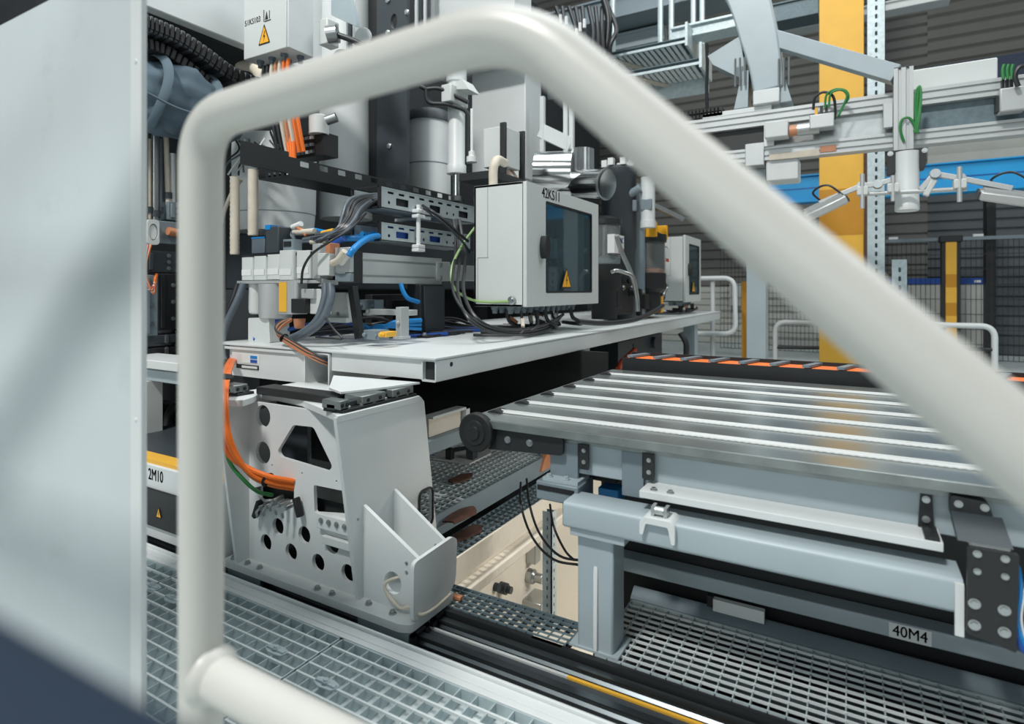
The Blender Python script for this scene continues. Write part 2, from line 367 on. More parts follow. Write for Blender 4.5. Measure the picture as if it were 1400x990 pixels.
B((-4,1.343,-0.048),(2.5,1.36,-0.004)).build('rail_guard','black',None,'black angle guard beside the right hand gratings','guard strip')
B((-3.9,1.185,-0.048),(2.4,1.205,-0.034)).build('brush_strip','matte',None,'black brush strip along the dusty rail bed','brush')
# small dark grating, with a notch, behind the rails
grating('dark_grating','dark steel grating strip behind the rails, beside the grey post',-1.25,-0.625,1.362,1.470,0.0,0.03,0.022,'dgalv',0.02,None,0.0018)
b = MB(); p = oZ(752,868,0.0)
b.plate([(p.x-0.04,p.y-0.03),(p.x+0.045,p.y-0.03),(p.x+0.05,p.y+0.03),(p.x+0.01,p.y+0.034),(p.x,p.y+0.022),(p.x-0.02,p.y+0.022),(p.x-0.025,p.y+0.01),(p.x-0.038,p.y+0.01)],'z',-0.012,-0.004)
b.build('notch_plate','cream',None,'cream stepped plate in the notch of the dark grating','plate')
q = oZ(625,818,0.003); B((q.x-0.016,q.y-0.008,0.001),(q.x+0.016,q.y+0.008,0.012)).build('orange_tag','copper',None,'small orange tag at the foot corner by the dark grating','tag',bevel=0.002)
grating('right_grating','coarse steel grating in the lower right corner below the table frame',-0.555,0.75,1.362,1.655,0.0,0.0366,0.0255,'galv',0.012,None,0.0011)
b = B((-0.56,1.36,-0.34),(1.2,1.68,-0.32)); b.box((-0.56,1.66,-0.34),(1.2,1.675,-0.03))
b.build('drip_tray','deep',None,'dark drip tray seen through the lower right grating','tray')
b = MB().box((-0.5,1.60,-0.14),(1.2,1.645,-0.10)).box((-0.5,1.40,-0.16),(1.2,1.44,-0.12)).box((-0.5,1.52,-0.15),(1.2,1.55,-0.13)); b.build('support_channels','mid_grey',None,'pale support channels under the lower right grating','channels')
B((-0.50,1.43,-0.320),(-0.28,1.52,-0.10)).build('junction_box','beige',None,'beige box lying under the lower right grating','box',bevel=0.004)
# stepped maintenance gratings behind the machine foot
def step(label, x0, x1, y0, y1, z, m, beam_m, nm):
    t = grating(nm,label,x0,x1,y0,y1,z,0.034,0.034,m,0.016,None,0.0022)
    MB().box((x1,y0,z-0.075),(x1+0.008,y1,z+0.003)).build('edge_beam',beam_m,t)
    return t
step('upper step grating with rusty edge behind the machine foot',-2.0,-1.27,1.64,2.62,0.105,'galv','mid_grey','step_grating')
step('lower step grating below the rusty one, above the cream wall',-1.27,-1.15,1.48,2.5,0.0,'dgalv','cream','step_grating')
for (x,y,z,s,l) in ((630,655,0.107,0.06,'dark oil stain patch of rag on the upper step grating'),(632,705,0.08,0.07,'rusty brown rag at the near corner of the upper step grating'),(640,730,0.004,0.06,'rusty brown rag on the lower step grating')):
    p = oZ(x,y,z); n = 14; b = MB()
    b.plate([(p.x+s*(0.7+0.5*rnd.random())*math.cos(2*math.pi*i/n)*0.6,p.y+s*(0.7+0.5*rnd.random())*1.4*math.sin(2*math.pi*i/n)) for i in range(n)],'z',z,z+0.006)
    b.build('oily_rag','brown',None,l,'rag')
b = MB().box((-1.185,1.50,-0.16),(-1.13,2.5,-0.12)).box((-1.185,1.50,-0.12),(-1.14,1.53,-0.078)); b.build('wall_ledge','cream',None,'cream ledge along the pit wall under the lower step','ledge',bevel=0.006)
def strut(name, label, p, w_, z0, z1, m='galv', pitch=0.05, hr_=0.008, face2=True):
    t = thing(name,label,'post',(p[0],p[1],z0),'perforated strut posts')
    hs = []; z = z0+pitch
    while z < z1-pitch*0.5: hs.append(rrect(p[0]-hr_*0.7,z-hr_*1.5,p[0]+hr_*0.7,z+hr_*1.5,hr_*0.6,2)); z += pitch
    MB().plate([(p[0]-w_/2,z0),(p[0]+w_/2,z0),(p[0]+w_/2,z1),(p[0]-w_/2,z1)],'y',p[1],p[1]+0.004,hs).build('front_web',m,t)
    hs = []; z = z0+pitch
    while z < z1-pitch*0.5: hs.append(rrect(p[1]+w_/2-hr_*0.7,z-hr_*1.2,p[1]+w_/2+hr_*0.7,z+hr_*1.2,hr_*0.6,2)); z += pitch
    MB().plate([(p[1],z0),(p[1]+w_,z0),(p[1]+w_,z1),(p[1],z1)],'x',p[0]+w_/2-0.004,p[0]+w_/2,hs).build('side_web',m,t)
    MB().box((p[0]-w_/2+0.004,p[1]+w_*0.7,z0),(p[0]+w_/2-0.004,p[1]+w_*0.75,z1)).build('back_web','dgalv',t)
    return t
p = oD(748,700,2.05); strut('strut_post','narrow perforated strut post standing in the pit',(p.x,p.y),0.036,-0.80,p.z+0.0,pitch=0.03,hr_=0.005)
# three black cables hanging into the pit
t = thing('pit_cables','three thin black cables hanging beside the perforated pit post','cable',oD(760,770,1.75))
for pts in (((712,660),(712,690),(728,735),(757,765),(795,773)),((720,655),(724,690),(738,730),(765,760),(800,767)),((752,690),(757,720),(772,752),(785,766))):
    cable([oD(x,y,1.78 if i else 1.95) for i,(x,y) in enumerate(pts)],0.0038,'cable','cable',t)
b = MB(); p = oX(735,790,-1.14); b.lathe((-1.185,p.y,p.z),[(0.03,0),(0.03,0.03),(0.02,0.035),(0.02,0.07)],14,(1,0,0)); b.box((-1.185,p.y-0.05,p.z-0.16),(-1.10,p.y+0.06,p.z-0.08)); b.box((-1.185,p.y-0.02,p.z+0.06),(-1.14,p.y+0.03,p.z+0.14))
b.build('pit_valve','steel',None,'steel valve with dark block on the cream pit wall','valve',bevel=0.003)
b = MB(); p = oX(684,803,-1.185); b.lathe((-1.185,p.y,p.z),[(0.022,0),(0.022,0.03),(0.014,0.032),(0.014,0.05)],14,(1,0,0)); b.lathe((-1.185,p.y-0.04,p.z+0.02),[(0.016,0),(0.016,0.02)],12,(1,0,0))
b.build('pipe_stub','dark',None,'short dark pipe stub low on the cream pit wall','pipe')
# ================================================================== WHITE MACHINE FOOT (CARRIAGE)
XP, YP = -1.21, 1.24
foot = thing('machine_foot','white perforated machine foot riding on the guide rails','machine base',(-1.6,1.3,-0.002))
MB().plate(rpoly([(-1.78,1.192),(-1.03,1.192),(-1.0,1.205),(-1.0,1.40),(-1.21,1.40),(-1.21,1.6),(-1.78,1.6)],0.012),'z',-0.002,0.020).build('base_plate','white',foot,bevel=0.002)
def cy(x,y,r): p = oY(x,y,YP); return circ(p.x,p.z,r)
holes = [cy(359.5,569,0.036),cy(359.5,619,0.036),cy(380,720,0.0265),cy(416,731.5,0.0265),cy(363.6,742,0.0265),cy(398,755,0.0265),cy(435,769.5,0.0265),cy(475.6,784,0.0265),cy(454.5,745,0.0265)]
def pq(l, r=0.008): return rpoly([(oY(x,y,YP).x,oY(x,y,YP).z) for x,y in l], r)
holes += [pq([(400.8,581),(428.5,584),(454.5,638),(449,645),(383,625),(379.5,616)],0.010),pq([(428.7,663),(473,672),(475,704),(430,701)],0.008),pq([(346,667),(402,655),(402,684),(356,684)],0.010)]
holes += [cy(x,y,0.0035) for x,y in ((372,636),(413,647),(460,658))]
MB().plate([(-1.78,0.02),(XP-0.012,0.02),(XP-0.012,0.535),(-1.78,0.535)],'y',YP,YP+0.012,holes).build('front_panel','white',foot)
win = rrect(1.497,0.125,1.562,0.245,0.02)
MB().plate([(1.226,0.02),(1.60,0.02),(1.522,0.535),(1.505,0.552),(1.143,0.552)],'x',XP-0.012,XP,[win]).build('side_plate','white',foot)
MB().plate(rrect(1.492,0.120,1.567,0.250,0.023),'x',XP,XP+0.006,[win]).build('window_seal','matte',foot)
MB().plate([(1.196,0.02),(1.24,0.02),(1.24,0.535),(1.128,0.535)],'x',-1.722,-1.71).build('side_plate','white',foot)
b = MB(); b.box((-1.78,1.26,0.02),(-1.768,1.6,0.53)); b.box((-1.78,1.588,0.02),(-1.42,1.6,0.50)); b.box((-1.722,1.252,0.02),(-1.71,1.588,0.5)); b.build('inner_ribs','white',foot); B((-1.70,1.285,0.02),(-1.24,1.29,0.25)).build('shade_liner','deep',foot); B((-1.76,1.285,0.02),(-1.73,1.29,0.5)).build('shade_liner','deep',foot); B((-1.70,1.34,0.25),(-1.55,1.35,0.53)).build('shade_liner','dark',foot)  # liners are dark sheets added for the shade inside the foot
tp = [oZ(x,y,0.557) for x,y in ((306,547),(332,547),(345,543),(356,537.5),(380,540),(413,547),(456,565))]
MB().plate([(v.x,v.y) for v in tp]+[(XP+0.001,1.145),(XP+0.001,1.50),(-1.78,1.50),(-1.78,tp[0].y)],'z',0.536,0.557).build('top_plate','white',foot,bevel=0.002)
B((-1.60,1.20,0.40),(-1.30,1.2399,0.415)).build('cable_shelf','blue_grey',foot) if False else None
# stop bracket on the right end
MB().plate(rpoly([(1.212,0.02),(1.36,0.02),(1.405,0.05),(1.412,0.17),(1.39,0.185),(1.215,0.178)],0.018),'x',-1.012,-1.0).build('end_plate','white',foot,bevel=0.002)
MB().plate([(XP,0.02),(-1.012,0.02),(-1.012,0.175),(XP,0.283)],'y',1.245,1.257,[circ((lambda v:v.x)(oY(537,797,1.245)),oY(537,797,1.245).z,0.031,20)]).build('gusset','white',foot)
MB().plate([(XP,0.02),(-1.012,0.02),(-1.012,0.168),(XP,0.290)],'y',1.375,1.387).build('gusset','white',foot)
b = MB()
for x,z in ((-1.05,0.13),(-1.05,0.155)):
    b.bolt((x,1.245,z),(0,-1,0),0.0035,0.003); b.bolt((x,1.375,z),(0,-1,0),0.0035,0.003)
for x,y in ((-1.17,1.225),(-1.08,1.222),(-1.30,1.212),(-1.36,1.212),(-1.62,1.212),(-1.68,1.212),(-1.75,1.212)): b.bolt((x,y,0.02),(0,0,1),0.007,0.010)
for yy in (1.19,1.225): b.bolt((XP,yy,0.25),(1,0,0),0.003,0.003) if yy>1.2 else None
b.build('bolts','steel',foot)
for x0,x1 in ((-1.185,-1.005),(-1.76,-1.60)):
    for y in (1.238,1.325):
        k = MB().plate(rpoly([(y-0.040,-0.040),(y-0.018,-0.040),(y-0.018,-0.014),(y+0.018,-0.014),(y+0.018,-0.040),(y+0.040,-0.040),(y+0.040,-0.004),(y-0.040,-0.004)],0.003,2),'x',x0,x1).build('guide_block','mid_grey',foot)
        e = MB().box((x1+0.0005,y-0.036,-0.038),(x1+0.012,y-0.019,-0.006)).box((x1+0.0005,y+0.019,-0.038),(x1+0.012,y+0.036,-0.006)).box((x1+0.0005,y-0.036,-0.012),(x1+0.012,y+0.036,-0.006)); e.build('wiper','matte',k)
# white terminal block bolted over the panel
p0 = oY(436,700,1.235); p1 = oY(473,745,1.235)
b = MB().box((p0.x,1.226,p1.z+0.03),(XP-0.013,YP,p0.z)); b.build('terminal_plate','white',foot,bevel=0.002)
b = MB()
for i in range(4): b.bolt((p0.x+0.02+i*0.032,1.226,p0.z-0.018),(0,-1,0),0.006,0.006)
b.build('terminal_bolts','steel',foot)
a0 = oY(441,737,1.23); a1 = oY(480,750,1.23); B((a0.x,1.226,a0.z-0.012),(XP-0.02,1.2395,a0.z+0.012)).build('cross_strap','white',foot,bevel=0.002)
b = MB()
for x,y in ((381,683),(372,690),(363,692),(389,688),(398,692)):
    p = oY(x,y,1.225); b.cyl((p.x,1.205,p.z),(p.x,1.2395,p.z+0.004),0.008,10); b.tube(spl([(p.x,1.205,p.z),(p.x-0.003,1.195,p.z-0.01),(p.x-0.006,1.200,p.z-0.028)]),0.004,6)
b.build('cable_plugs','steel',foot)
for x,y,dx in ((354,697,-0.03),(408,694,0.025)):
    p = oY(x,y,1.225); MB().bar((p.x-dx*0.3,1.222,p.z+0.03),(p.x+dx*0.5,1.222,p.z-0.025),0.016,0.02,(0,1,0)).build('latch','matte',foot,bevel=0.003)
B((-1.66,1.45,0.30),(-1.45,1.58,0.42)).build('inner_drive','dark',foot,bevel=0.004)
b = MB(); [b.cyl((-1.40+i*0.022,1.40,0.34),(-1.40+i*0.022,1.40,0.45),0.007,8) for i in range(5)]; b.build('inner_valves','black',foot)
# white strap tied round the hole of the stop bracket
p = oY(537,797,1.24)
cable([(p.x+0.02,1.252,p.z+0.018),(p.x-0.02,1.236,p.z-0.002),(p.x-0.016,1.234,p.z-0.03),(p.x+0.03,1.234,p.z-0.058),(-1.03,1.236,0.045),(-0.996,1.24,0.032),(-0.994,1.30,0.024),(-0.994,1.37,0.030)],0.0045,'beige','tie_strap',None,label='loose cream strap threaded through the stop bracket hole',cat='strap')
# orange cable bundle swinging down into the foot
ob = thing('orange_cables','thick orange cable bundle looping into the white machine foot','cable',oY(305,600,1.17))
for i in range(7):
    o_ = rnd.uniform(-4,4)+i*1.2-3; dz = rnd.uniform(-0.01,0.01)
    pts = [(322+o_*0.6,486,1.66),(314+o_*0.7,500,1.40),(305+o_,530,1.12),(307+o_,585,1.09),(319+o_,622,1.11),(342+o_*0.5,646+o_,1.15),(370,658+o_,1.19),(402,664+o_,1.245)]
    cable([oY(x,y,Y+dz) for x,y,Y in pts],0.0078,'orange','cable',ob)
cable([oY(x,y,Y) for x,y,Y in ((306,600,1.10),(314,632,1.12),(332,655,1.14),(352,672,1.18),(372,677,1.245))],0.006,'green','cable',ob,label='green cable')
for x,y in ((309,515),(305,592),(366,656)):
    p = oY(x,y,1.10 if y<600 else 1.185); MB().lathe(p,[(0.0215,-0.002),(0.0225,0),(0.0215,0.002)],16,(0.25,0,1) if y<600 else (1,0,-0.3)).build('cable_tie','matte',ob)
# neighbouring machine base at far left
nb = thing('neighbour_base','white machine base lettered beside the guard panel, with black inset box','machine base',(-2.3,1.25,0.0))
B((-2.75,1.20,-0.002),(-1.80,1.6,0.262)).build('body','white',nb,bevel=0.004)
B((-2.75,1.21,0.262),(-1.80,1.27,0.275)).build('kick_strip','yellow',nb); B((-2.75,1.27,0.262),(-1.80,1.6,0.270)).build('top_sheet','dark',nb)
B((-2.62,1.190,0.045),(-1.98,1.1995,0.180)).build('inset_box','black',nb,bevel=0.003)
p = oY(217,702,1.188); warn(nb,[(p.x-0.016,p.z-0.016),(p.x+0.016,p.z-0.016),(p.x,p.z+0.022)],'y',(1.189,1.1875))
p = oY(213,651,1.2); text('2M10',0.058,(p.x,1.1992,p.z),'y',nb)
MB().lathe((-1.86,1.199,0.12),[(0.05,0),(0.05,0.012),(0.034,0.014)],22,(0,-1,0)).build('bearing_boss','blue_grey',nb)
# ================================================================== WHITE PLATFORM
ZD, XE, YF = 0.68, -1.16, 1.524
pf = thing('platform','long white steel platform carrying the control cabinets','platform',(-1.7,3.5,0.545))
B((-2.32,YF-0.012,0.672),(XE+0.004,6.26,ZD)).build('deck_plate','white',pf,bevel=0.0015)
xa, xb, xc = oY(317,500,YF).x, oY(418,500,YF).x, oY(453,500,YF).x
MB().plate(rpoly([(xa,0.548),(xb,0.548),(xb,0.671),(xa,0.671)],0.006),'y',YF,YF+0.008).build('front_plate','white',pf)
b = MB(); b.box((xa-0.03,YF+0.01,0.60),(xa,YF+0.5,0.671)); b.box((xa-0.04,YF-0.008,0.655),(xb,YF,0.667)); b.build('corner_bracket','white',pf,bevel=0.002)
o_ = rrect(xb+0.002,0.540,xc,0.668,0.010); i_ = rrect(xb+0.008,0.546,xc-0.006,0.662,0.006)
MB().plate(o_,'y',YF-0.01,3.6,[i_]).build('box_tube','white',pf)
B((xb+0.01,2.4,0.548),(xc-0.008,2.41,0.66)).build('tube_shade','dark',pf)  # dark plate paints the shade deep inside the tube
xt = oY(577,500,YF).x
MB().plate([(xc+0.002,0.606),(xt,0.606),(xt,0.671),(xc+0.002,0.671)],'y',YF,YF+0.008).build('front_plate','white',pf)
o_ = rrect(xt+0.001,0.600,XE,0.671,0.006); i_ = rrect(xt+0.006,0.605,XE-0.005,0.666,0.004)
MB().plate(o_,'y',YF-0.004,6.24,[i_]).build('edge_beam','white',pf)
B((xt+0.007,1.535,0.606),(XE-0.006,1.545,0.665)).build('tube_shade','deep',pf)  # dark plate just behind the mouth, stands for the shaded tube interior
p = oX(617,498,XE); MB().lathe(p,[(0.008,0),(0.008,0.001)],14,(1,0,0)).build('plug','matte',pf)
wp = [oZ(x,y,0.598) for x,y in ((456,514),(574,523.5),(520,531),(466,537),(450,531))]
MB().plate([(v.x,v.y) for v in wp],'z',0.594,0.600).build('wedge_plate','white',pf)
B((-2.3,1.9,0.602),(-1.24,6.2,0.664)).build('underframe','dark',pf)
b = MB(); b.box((-1.30,5.3,-0.06),(-1.20,5.42,0.60)); b.build('support_leg','blue_grey',pf,bevel=0.003)
b = MB(); b.box((-2.25,4.2,-0.06),(-2.15,4.3,0.60)); b.build('support_leg','blue_grey',pf,bevel=0.003)
s = oY(345,492,YF); lb = B((oY(331,488,YF).x,YF-0.0015,0.604),(oY(355,488,YF).x,YF-0.0002,0.640)).build('nameplate','label',pf)
for zz in (0.628,0.612): B((oY(343,490,YF).x,YF-0.003,zz-0.005),(oY(352,490,YF).x,YF-0.0016,zz+0.007)).build('blue_square','dblue' if zz<0.62 else 'blue',lb)
sl = B((oY(324,500,YF).x,YF-0.003,0.580),(oY(354,500,YF).x,YF-0.0002,0.597)).build('slot_frame','ink',pf)
B((oY(332,500,YF).x,YF-0.005,0.584),(oY(353,500,YF).x,YF-0.0031,0.593)).build('slot_insert','label',sl)
# guide units between foot and platform
for i,(x,y0,y1,l) in enumerate(((-1.245,1.165,1.49,'dark cross slide with steel blocks under the platform corner'),(-1.735,1.185,1.255,'dark cross slide with steel blocks behind the orange cables'))):
    g = thing('cross_slide',l,'slide',(x,y0,0.557),'cross slides')
    B((x-0.05,y0+0.01,0.557),(x+0.03,y1,0.566)).build('rail_plate','black',g,bevel=0.001)
    B((x-0.025,y0,0.5662),(x+0.005,y1,0.580)).build('rail','dark',g)
    for j,(a,c) in enumerate(((y0,y0+0.035),(y0+0.085,y0+0.185),(y0+0.215,y1-0.01)) if y1-y0>0.2 else ((y0,y1-0.02),)):
        k = B((x-0.045,a,0.568),(x+0.026,c,0.593)).build('slide_block','edge',g,bevel=0.003)
        bb = MB(); [bb.bolt((x+0.026,a+(c-a)*q,0.579),(1,0,0),0.004,0.004) for q in (0.25,0.75)]; bb.build('bolts','black',k)
    bb = MB(); [bb.lathe((x+0.018,y0+0.04+0.05*q,0.566),[(0.007,0),(0.007,0.006),(0.004,0.008)],10) for q in range(6 if y1-y0>0.2 else 1)]; bb.build('bolts','steel',g)
B((-1.69,1.25,0.557),(-1.32,1.32,0.582)).build('drive_beam','black',None,'black drive beam between foot and platform','drive',bevel=0.004)
# ================================================================== CONTROL CABINETS
def cabinet(name,label,xf,y0,y1,z0,z1,dep,txt):
    t = thing(name,label,'cabinet',(xf-dep/2,(y0+y1)/2,z0),'control cabinets on the platform')
    e = 0.0015
    b = MB(); th = 0.012; x0, x1 = xf-dep, xf-0.022
    b.box((x0,y0,z0),(x0+th,y1,z1)); b.box((x0,y0,z0),(x1,y0+th,z1)); b.box((x0,y1-th,z0),(x1,y1,z1)); b.box((x0,y0,z0),(x1,y1,z0+th)); b.box((x0,y0,z1-th),(x1,y1,z1))
    b.build('body','cab',t,bevel=e)
    B((x1+0.0005,y0+0.008,z0+0.006),(x1+0.004,y0+0.014,z1-0.006)).build('door_gasket','matte',t)
    h, w_ = z1-z0, y1-y0
    wy0, wy1, wz0, wz1 = y0+w_*0.225, y1-w_*0.115, z0+h*0.115, z1-h*0.12
    d = MB().plate(rpoly([(y0,z0),(y1,z0),(y1,z1),(y0,z1)],0.006),'x',x1+0.004,xf,[rrect(wy0,wz0,wy1,wz1,0.008)]).build('door','cab',t,bevel=e)
    B((xf-0.012,wy0-0.004,wz0-0.004),(xf-0.008,wy1+0.004,wz1+0.004)).build('window_pane','glass',d)
    f = MB().plate(rrect(wy0-0.003,wz0-0.003,wy1+0.003,wz1+0.003,0.01),'x',xf-0.007,xf+0.001,[rrect(wy0+0.006,wz0+0.006,wy1-0.006,wz1-0.006,0.006)]).build('window_seal','matte',d)
    kz = z0+h*0.49
    k = MB().plate(rpoly([(y0+w_*0.16,kz-0.055),(y0+w_*0.20,kz-0.05),(y0+w_*0.215,kz),(y0+w_*0.20,kz+0.05),(y0+w_*0.16,kz+0.055),(y0+w_*0.145,kz)],0.03),'x',xf,xf+0.030).build('door_knob','matte',d,bevel=0.008)
    cyy = y0+w_*0.49
    warn(d,[(cyy-0.062,wz0+0.02),(cyy+0.062,wz0+0.02),(cyy,wz0+0.02+h*0.19)],'x',(xf+0.0012,xf+0.0022))
    if txt: text(txt,0.068,(xf+0.0006,y0+w_*0.29,z1-h*0.055),'x',d,'ink',0.95)
    B((x0+th,y0+th,z0+th),(x0+th+0.006,y1-th,z1-th)).build('mounting_plate','dark',t)
    m = MB(); 
    for i in range(7):
        yy = wy0+0.05+i*(wy1-wy0-0.1)/7; m.box((x0+0.02,yy,z0+h*0.45),(x0+0.10,yy+0.05,z0+h*0.45+0.11))
    m.build('terminal_modules','cab',t,bevel=0.002)
    m = MB()
    for i in range(8):
        yy = wy0+0.04+i*0.07; m.tube(spl([(x0+0.09,yy,z0+h*0.45),(x0+0.12,yy+0.03,z0+h*0.3),(x0+0.08,yy+0.08,z0+h*0.15)]),0.005,6)
    m.build('wires','cable',t)
    # cover plate lines, screw caps
    c = MB().box((x0+0.02,y0-0.001,z0+0.02),(x0+0.022,y0+0.0005,z0+h*0.4)).box((x0+0.02,y0-0.001,z0+h*0.4),(x0+0.08,y0+0.0005,z0+h*0.404)).box((x0+0.075,y0-0.001,z0+h*0.4),(x0+0.077,y0+0.0005,z1-0.01)); c.build('seam','mid_grey',t)
    gl = MB(); n = int((w_-0.1)/0.06)
    for i in range(n):
        for q in (0.3,0.6):
            gl.lathe((x0+dep*q,y0+0.05+i*(w_-0.1)/n,z0),[(0.018,0),(0.018,-0.014),(0.014,-0.016),(0.012,-0.034)],10)
    gl.build('cable_glands','mid_grey',t)
    return t
c1 = cabinet('control_cabinet','large grey control cabinet with glass door on the near platform',-1.25,2.295,3.148,0.822,1.383,0.28,'42KS11')
c2 = cabinet('control_cabinet','smaller looking grey control cabinet at the far platform end',-1.25,5.17,5.77,0.79,1.375,0.205,'')
for nm,l,ys,xx,zt,n in (('cabinet_cables','black cable loops hanging under the large cabinet',(2.32,3.0),-1.40,0.80,13),('cabinet_cables','black cable loops hanging under the far cabinet',(5.2,5.7),-1.36,0.77,8)):
    t = thing(nm,l,'cable',(xx,(ys[0]+ys[1])/2,0.685))
    for i in range(n):
        y = ys[0]+(ys[1]-ys[0])*(i+0.5)/n; x = xx+rnd.uniform(-0.05,0.10); rr = rnd.uniform(0.006,0.011); zz = 0.688+rr+rnd.uniform(0,0.02)
        dy = rnd.uniform(0.06,0.2)*(-1 if i%3 else 1)
        cable([(x,y,zt),(x+0.01,y-dy*0.1,zt-0.05),(x+0.03,y-dy*0.5,zz+0.015),(x,y-dy,zz),(x-0.15,y-dy*1.8,zz)],rr,'cable','cable',t)
        if i%2==0:
            MB().bar((x+0.012,y-dy*0.12,zt-0.035),(x+0.03,y-dy*0.40,zz+0.035),0.015,0.015).build('cable_marker',('beige','copper','label')[i//2%3],t)
for i,(x,y,r) in enumerate(((632,345,0.007),(626,350,0.006),(640,342,0.008))):
    cable([oX(620+i*4,300,-1.7),oX(x-4,350,-1.6),oX(x-6,400,-1.45),oX(645+i*6,440,-1.32),oX(690+i*6,457-i*3,-1.28),oX(745,452-i*4,-1.30),oX(770,430,-1.34)],r,'cable','looped_cable',None,label=('outermost','middle','innermost')[i]+' of three black cables sagging below the near cabinet corner',cat='cable')
ew = thing('earth_wire','yellow green earth wire curving to the cabinet corner stud','wire',oX(620,395,-1.5))
cable([oX(650,310,-1.62),oX(632,335,-1.60),oX(618,365,-1.58),oX(620,392,-1.56),oX(640,408,-1.545),oY(665,413,2.28),oY(697,412,2.288)],0.006,'ygreen','wire',ew)
p = oY(700,411,2.29); MB().lathe(p,[(0.020,0),(0.020,0.006),(0.011,0.008),(0.011,0.016)],14,(0,-1,0)).build('stud','steel',ew)
# pipe on top of the near cabinet
cable([(-1.49,2.40,1.383),(-1.49,2.40,1.46),(-1.49,2.41,1.50),(-1.50,2.46,1.535),(-1.52,2.56,1.54)],0.022,'beige','conduit_elbow',None,n=14,label='beige conduit elbow rising from the large cabinet roof',cat='conduit')
# ================================================================== TABLE CONVEYOR
ct = thing('belt_table','long steel belt table with white toothed belts, lower right','conveyor table',(0.5,2.0,-0.05))
XL, XR = -0.97, 2.6
B((XL,1.425,0.515),(XR,2.62,0.527)).build('top_sheet','table',ct)
B((XL+0.02,1.418,0.505),(XR,1.4245,0.5265)).build('edge_strip','edge',ct,bevel=0.001)
b = MB().box((XL+0.06,1.45,0.487),(XR,1.46,0.512)); b.build('edge_shadow_rail','edge',ct)
for i,y in enumerate((1.535,1.70,1.885,2.075,2.265,2.455)):
    w_ = 0.022
    bt = MB().plate(rpoly([(y-w_/2,0.5275),(y+w_/2,0.5275),(y+w_/2,0.530),(y+0.010,0.531),(y+0.008,0.535),(y+0.002,0.535),(y+0.000,0.531),(y-w_/2,0.530)],0.001,2),'x',XL+0.03,XR).build('belt','rib',ct)
    if i<3:
        m = MB(); n = int((XR-XL-0.4)/0.016); 
        for k in range(n): x = XL+0.36+k*0.016; m.box((x,y-w_/2-0.003,0.5276),(x+0.008,y-w_/2-0.0002,0.5298))
        m.build('belt_teeth','rib',bt,kind='stuff',fix=False)
    MB().cyl((XL+0.035,y-0.022,0.490),(XL+0.035,y+0.022,0.490),0.046,20).build('pulley','matte',ct)
pl = MB().cyl((XL+0.035,1.405,0.490),(XL+0.035,1.43,0.490),0.056,28).build('end_pulley','matte',ct,bevel=0.004)
MB().lathe((XL+0.035,1.405,0.490),[(0.036,0),(0.034,0.004),(0.020,0.004),(0.018,0.009)],24,(0,-1,0)).build('pulley_hub','black',pl)
MB().plate(rpoly([(XL+0.04,0.44),(XL+0.30,0.455),(XL+0.30,0.500),(XL+0.04,0.520)],0.01),'y',1.432,1.444).build('end_plate','black',ct)
b = MB(); [b.bolt((XL+q,1.432,0.477),(0,-1,0),0.007,0.007) for q in (0.13,0.20)]; b.build('bolts','steel',ct)
p0 = oY(760,600,1.46)
B((XL+0.3,1.462,0.405),(XR,1.50,0.505)).build('side_beam','blue_grey',ct,bevel=0.003)
B((XL+0.10,1.50,0.44),(XR,2.6,0.50)).build('underframe','deep',ct)
xs0, xs1 = oY(874,678,1.38).x, oY(1290,745,1.38).x
MB().plate([(1.38,0.400),(1.385,0.400),(1.385,0.411),(1.461,0.411),(1.461,0.417),(1.38,0.417)],'x',xs0,xs1).build('shelf_angle','white',ct,bevel=0.001)
b = MB(); [b.bolt((xs0+q,1.398,0.417),(0,0,1),0.006,0.007) for q in (0.03,0.07)]; b.build('bolts','steel',ct)
# posts between lower frame and table
for (xa_,xb_) in ((oY(752,640,1.45).x,oY(790,640,1.45).x),(oY(850,650,1.45).x,oY(880,650,1.45).x)):
    B((xa_,1.45,0.372),(xb_,1.4615,0.487)).build('upright','mid_grey',ct,bevel=0.002)
b = MB(); xq = oY(735,670,1.42).x; xr = oY(792,670,1.42).x
b.box((xq,1.41,0.335),(xr,1.52,0.385)); b.build('foot_block','mid_grey',ct,bevel=0.004)
b = MB().box((xq+0.005,1.4085,0.362),(xr-0.01,1.4098,0.375)); b.build('block_slot','matte',ct)
b = MB().box((xq+0.015,1.42,0.385),(xr-0.005,1.50,0.394)); [b.bolt((xq+0.03+0.05*q,1.43,0.394),(0,0,1),0.007,0.008) for q in (0,1)]; b.build('foot_flange','blue_grey',ct)
for (px_) in (798,887):
    x = oY(px_,640,1.44).x
    MB().plate([(x-0.012,0.425),(x+0.012,0.425),(x+0.012,0.49),(x-0.012,0.49)],'y',1.440,1.449).build('black_bracket','black',ct)
    MB().plate([(1.449,0.49),(1.60,0.49),(1.60,0.38),(1.449,0.425)],'x',x-0.02,x-0.013).build('bracket_web','black',ct)
    b = MB(); [b.bolt((x,1.44,z),(0,-1,0),0.004,0.004) for z in (0.445,0.475)]; b.build('bolts','steel',ct)
B((oY(800,640,1.55).x,1.53,0.37),(oY(846,640,1.55).x,1.75,0.47)).build('drive_motor','deep',ct,bevel=0.004)
p = oY(1270,700,1.40); 
b = MB().plate(rpoly([(p.x-0.014,0.405),(p.x+0.014,0.405),(p.x+0.010,0.500),(p.x-0.008,0.500)],0.006),'y',1.452,1.461); b.build('black_strap','black',ct)
b = MB(); [b.bolt((p.x,1.452,z),(0,-1,0),0.005,0.005) for z in (0.435,0.475)]; b.build('bolts','steel',ct)
B((p.x-0.008,1.384,0.4172),(p.x+0.016,1.452,0.424)).build('strap_foot','black',ct)
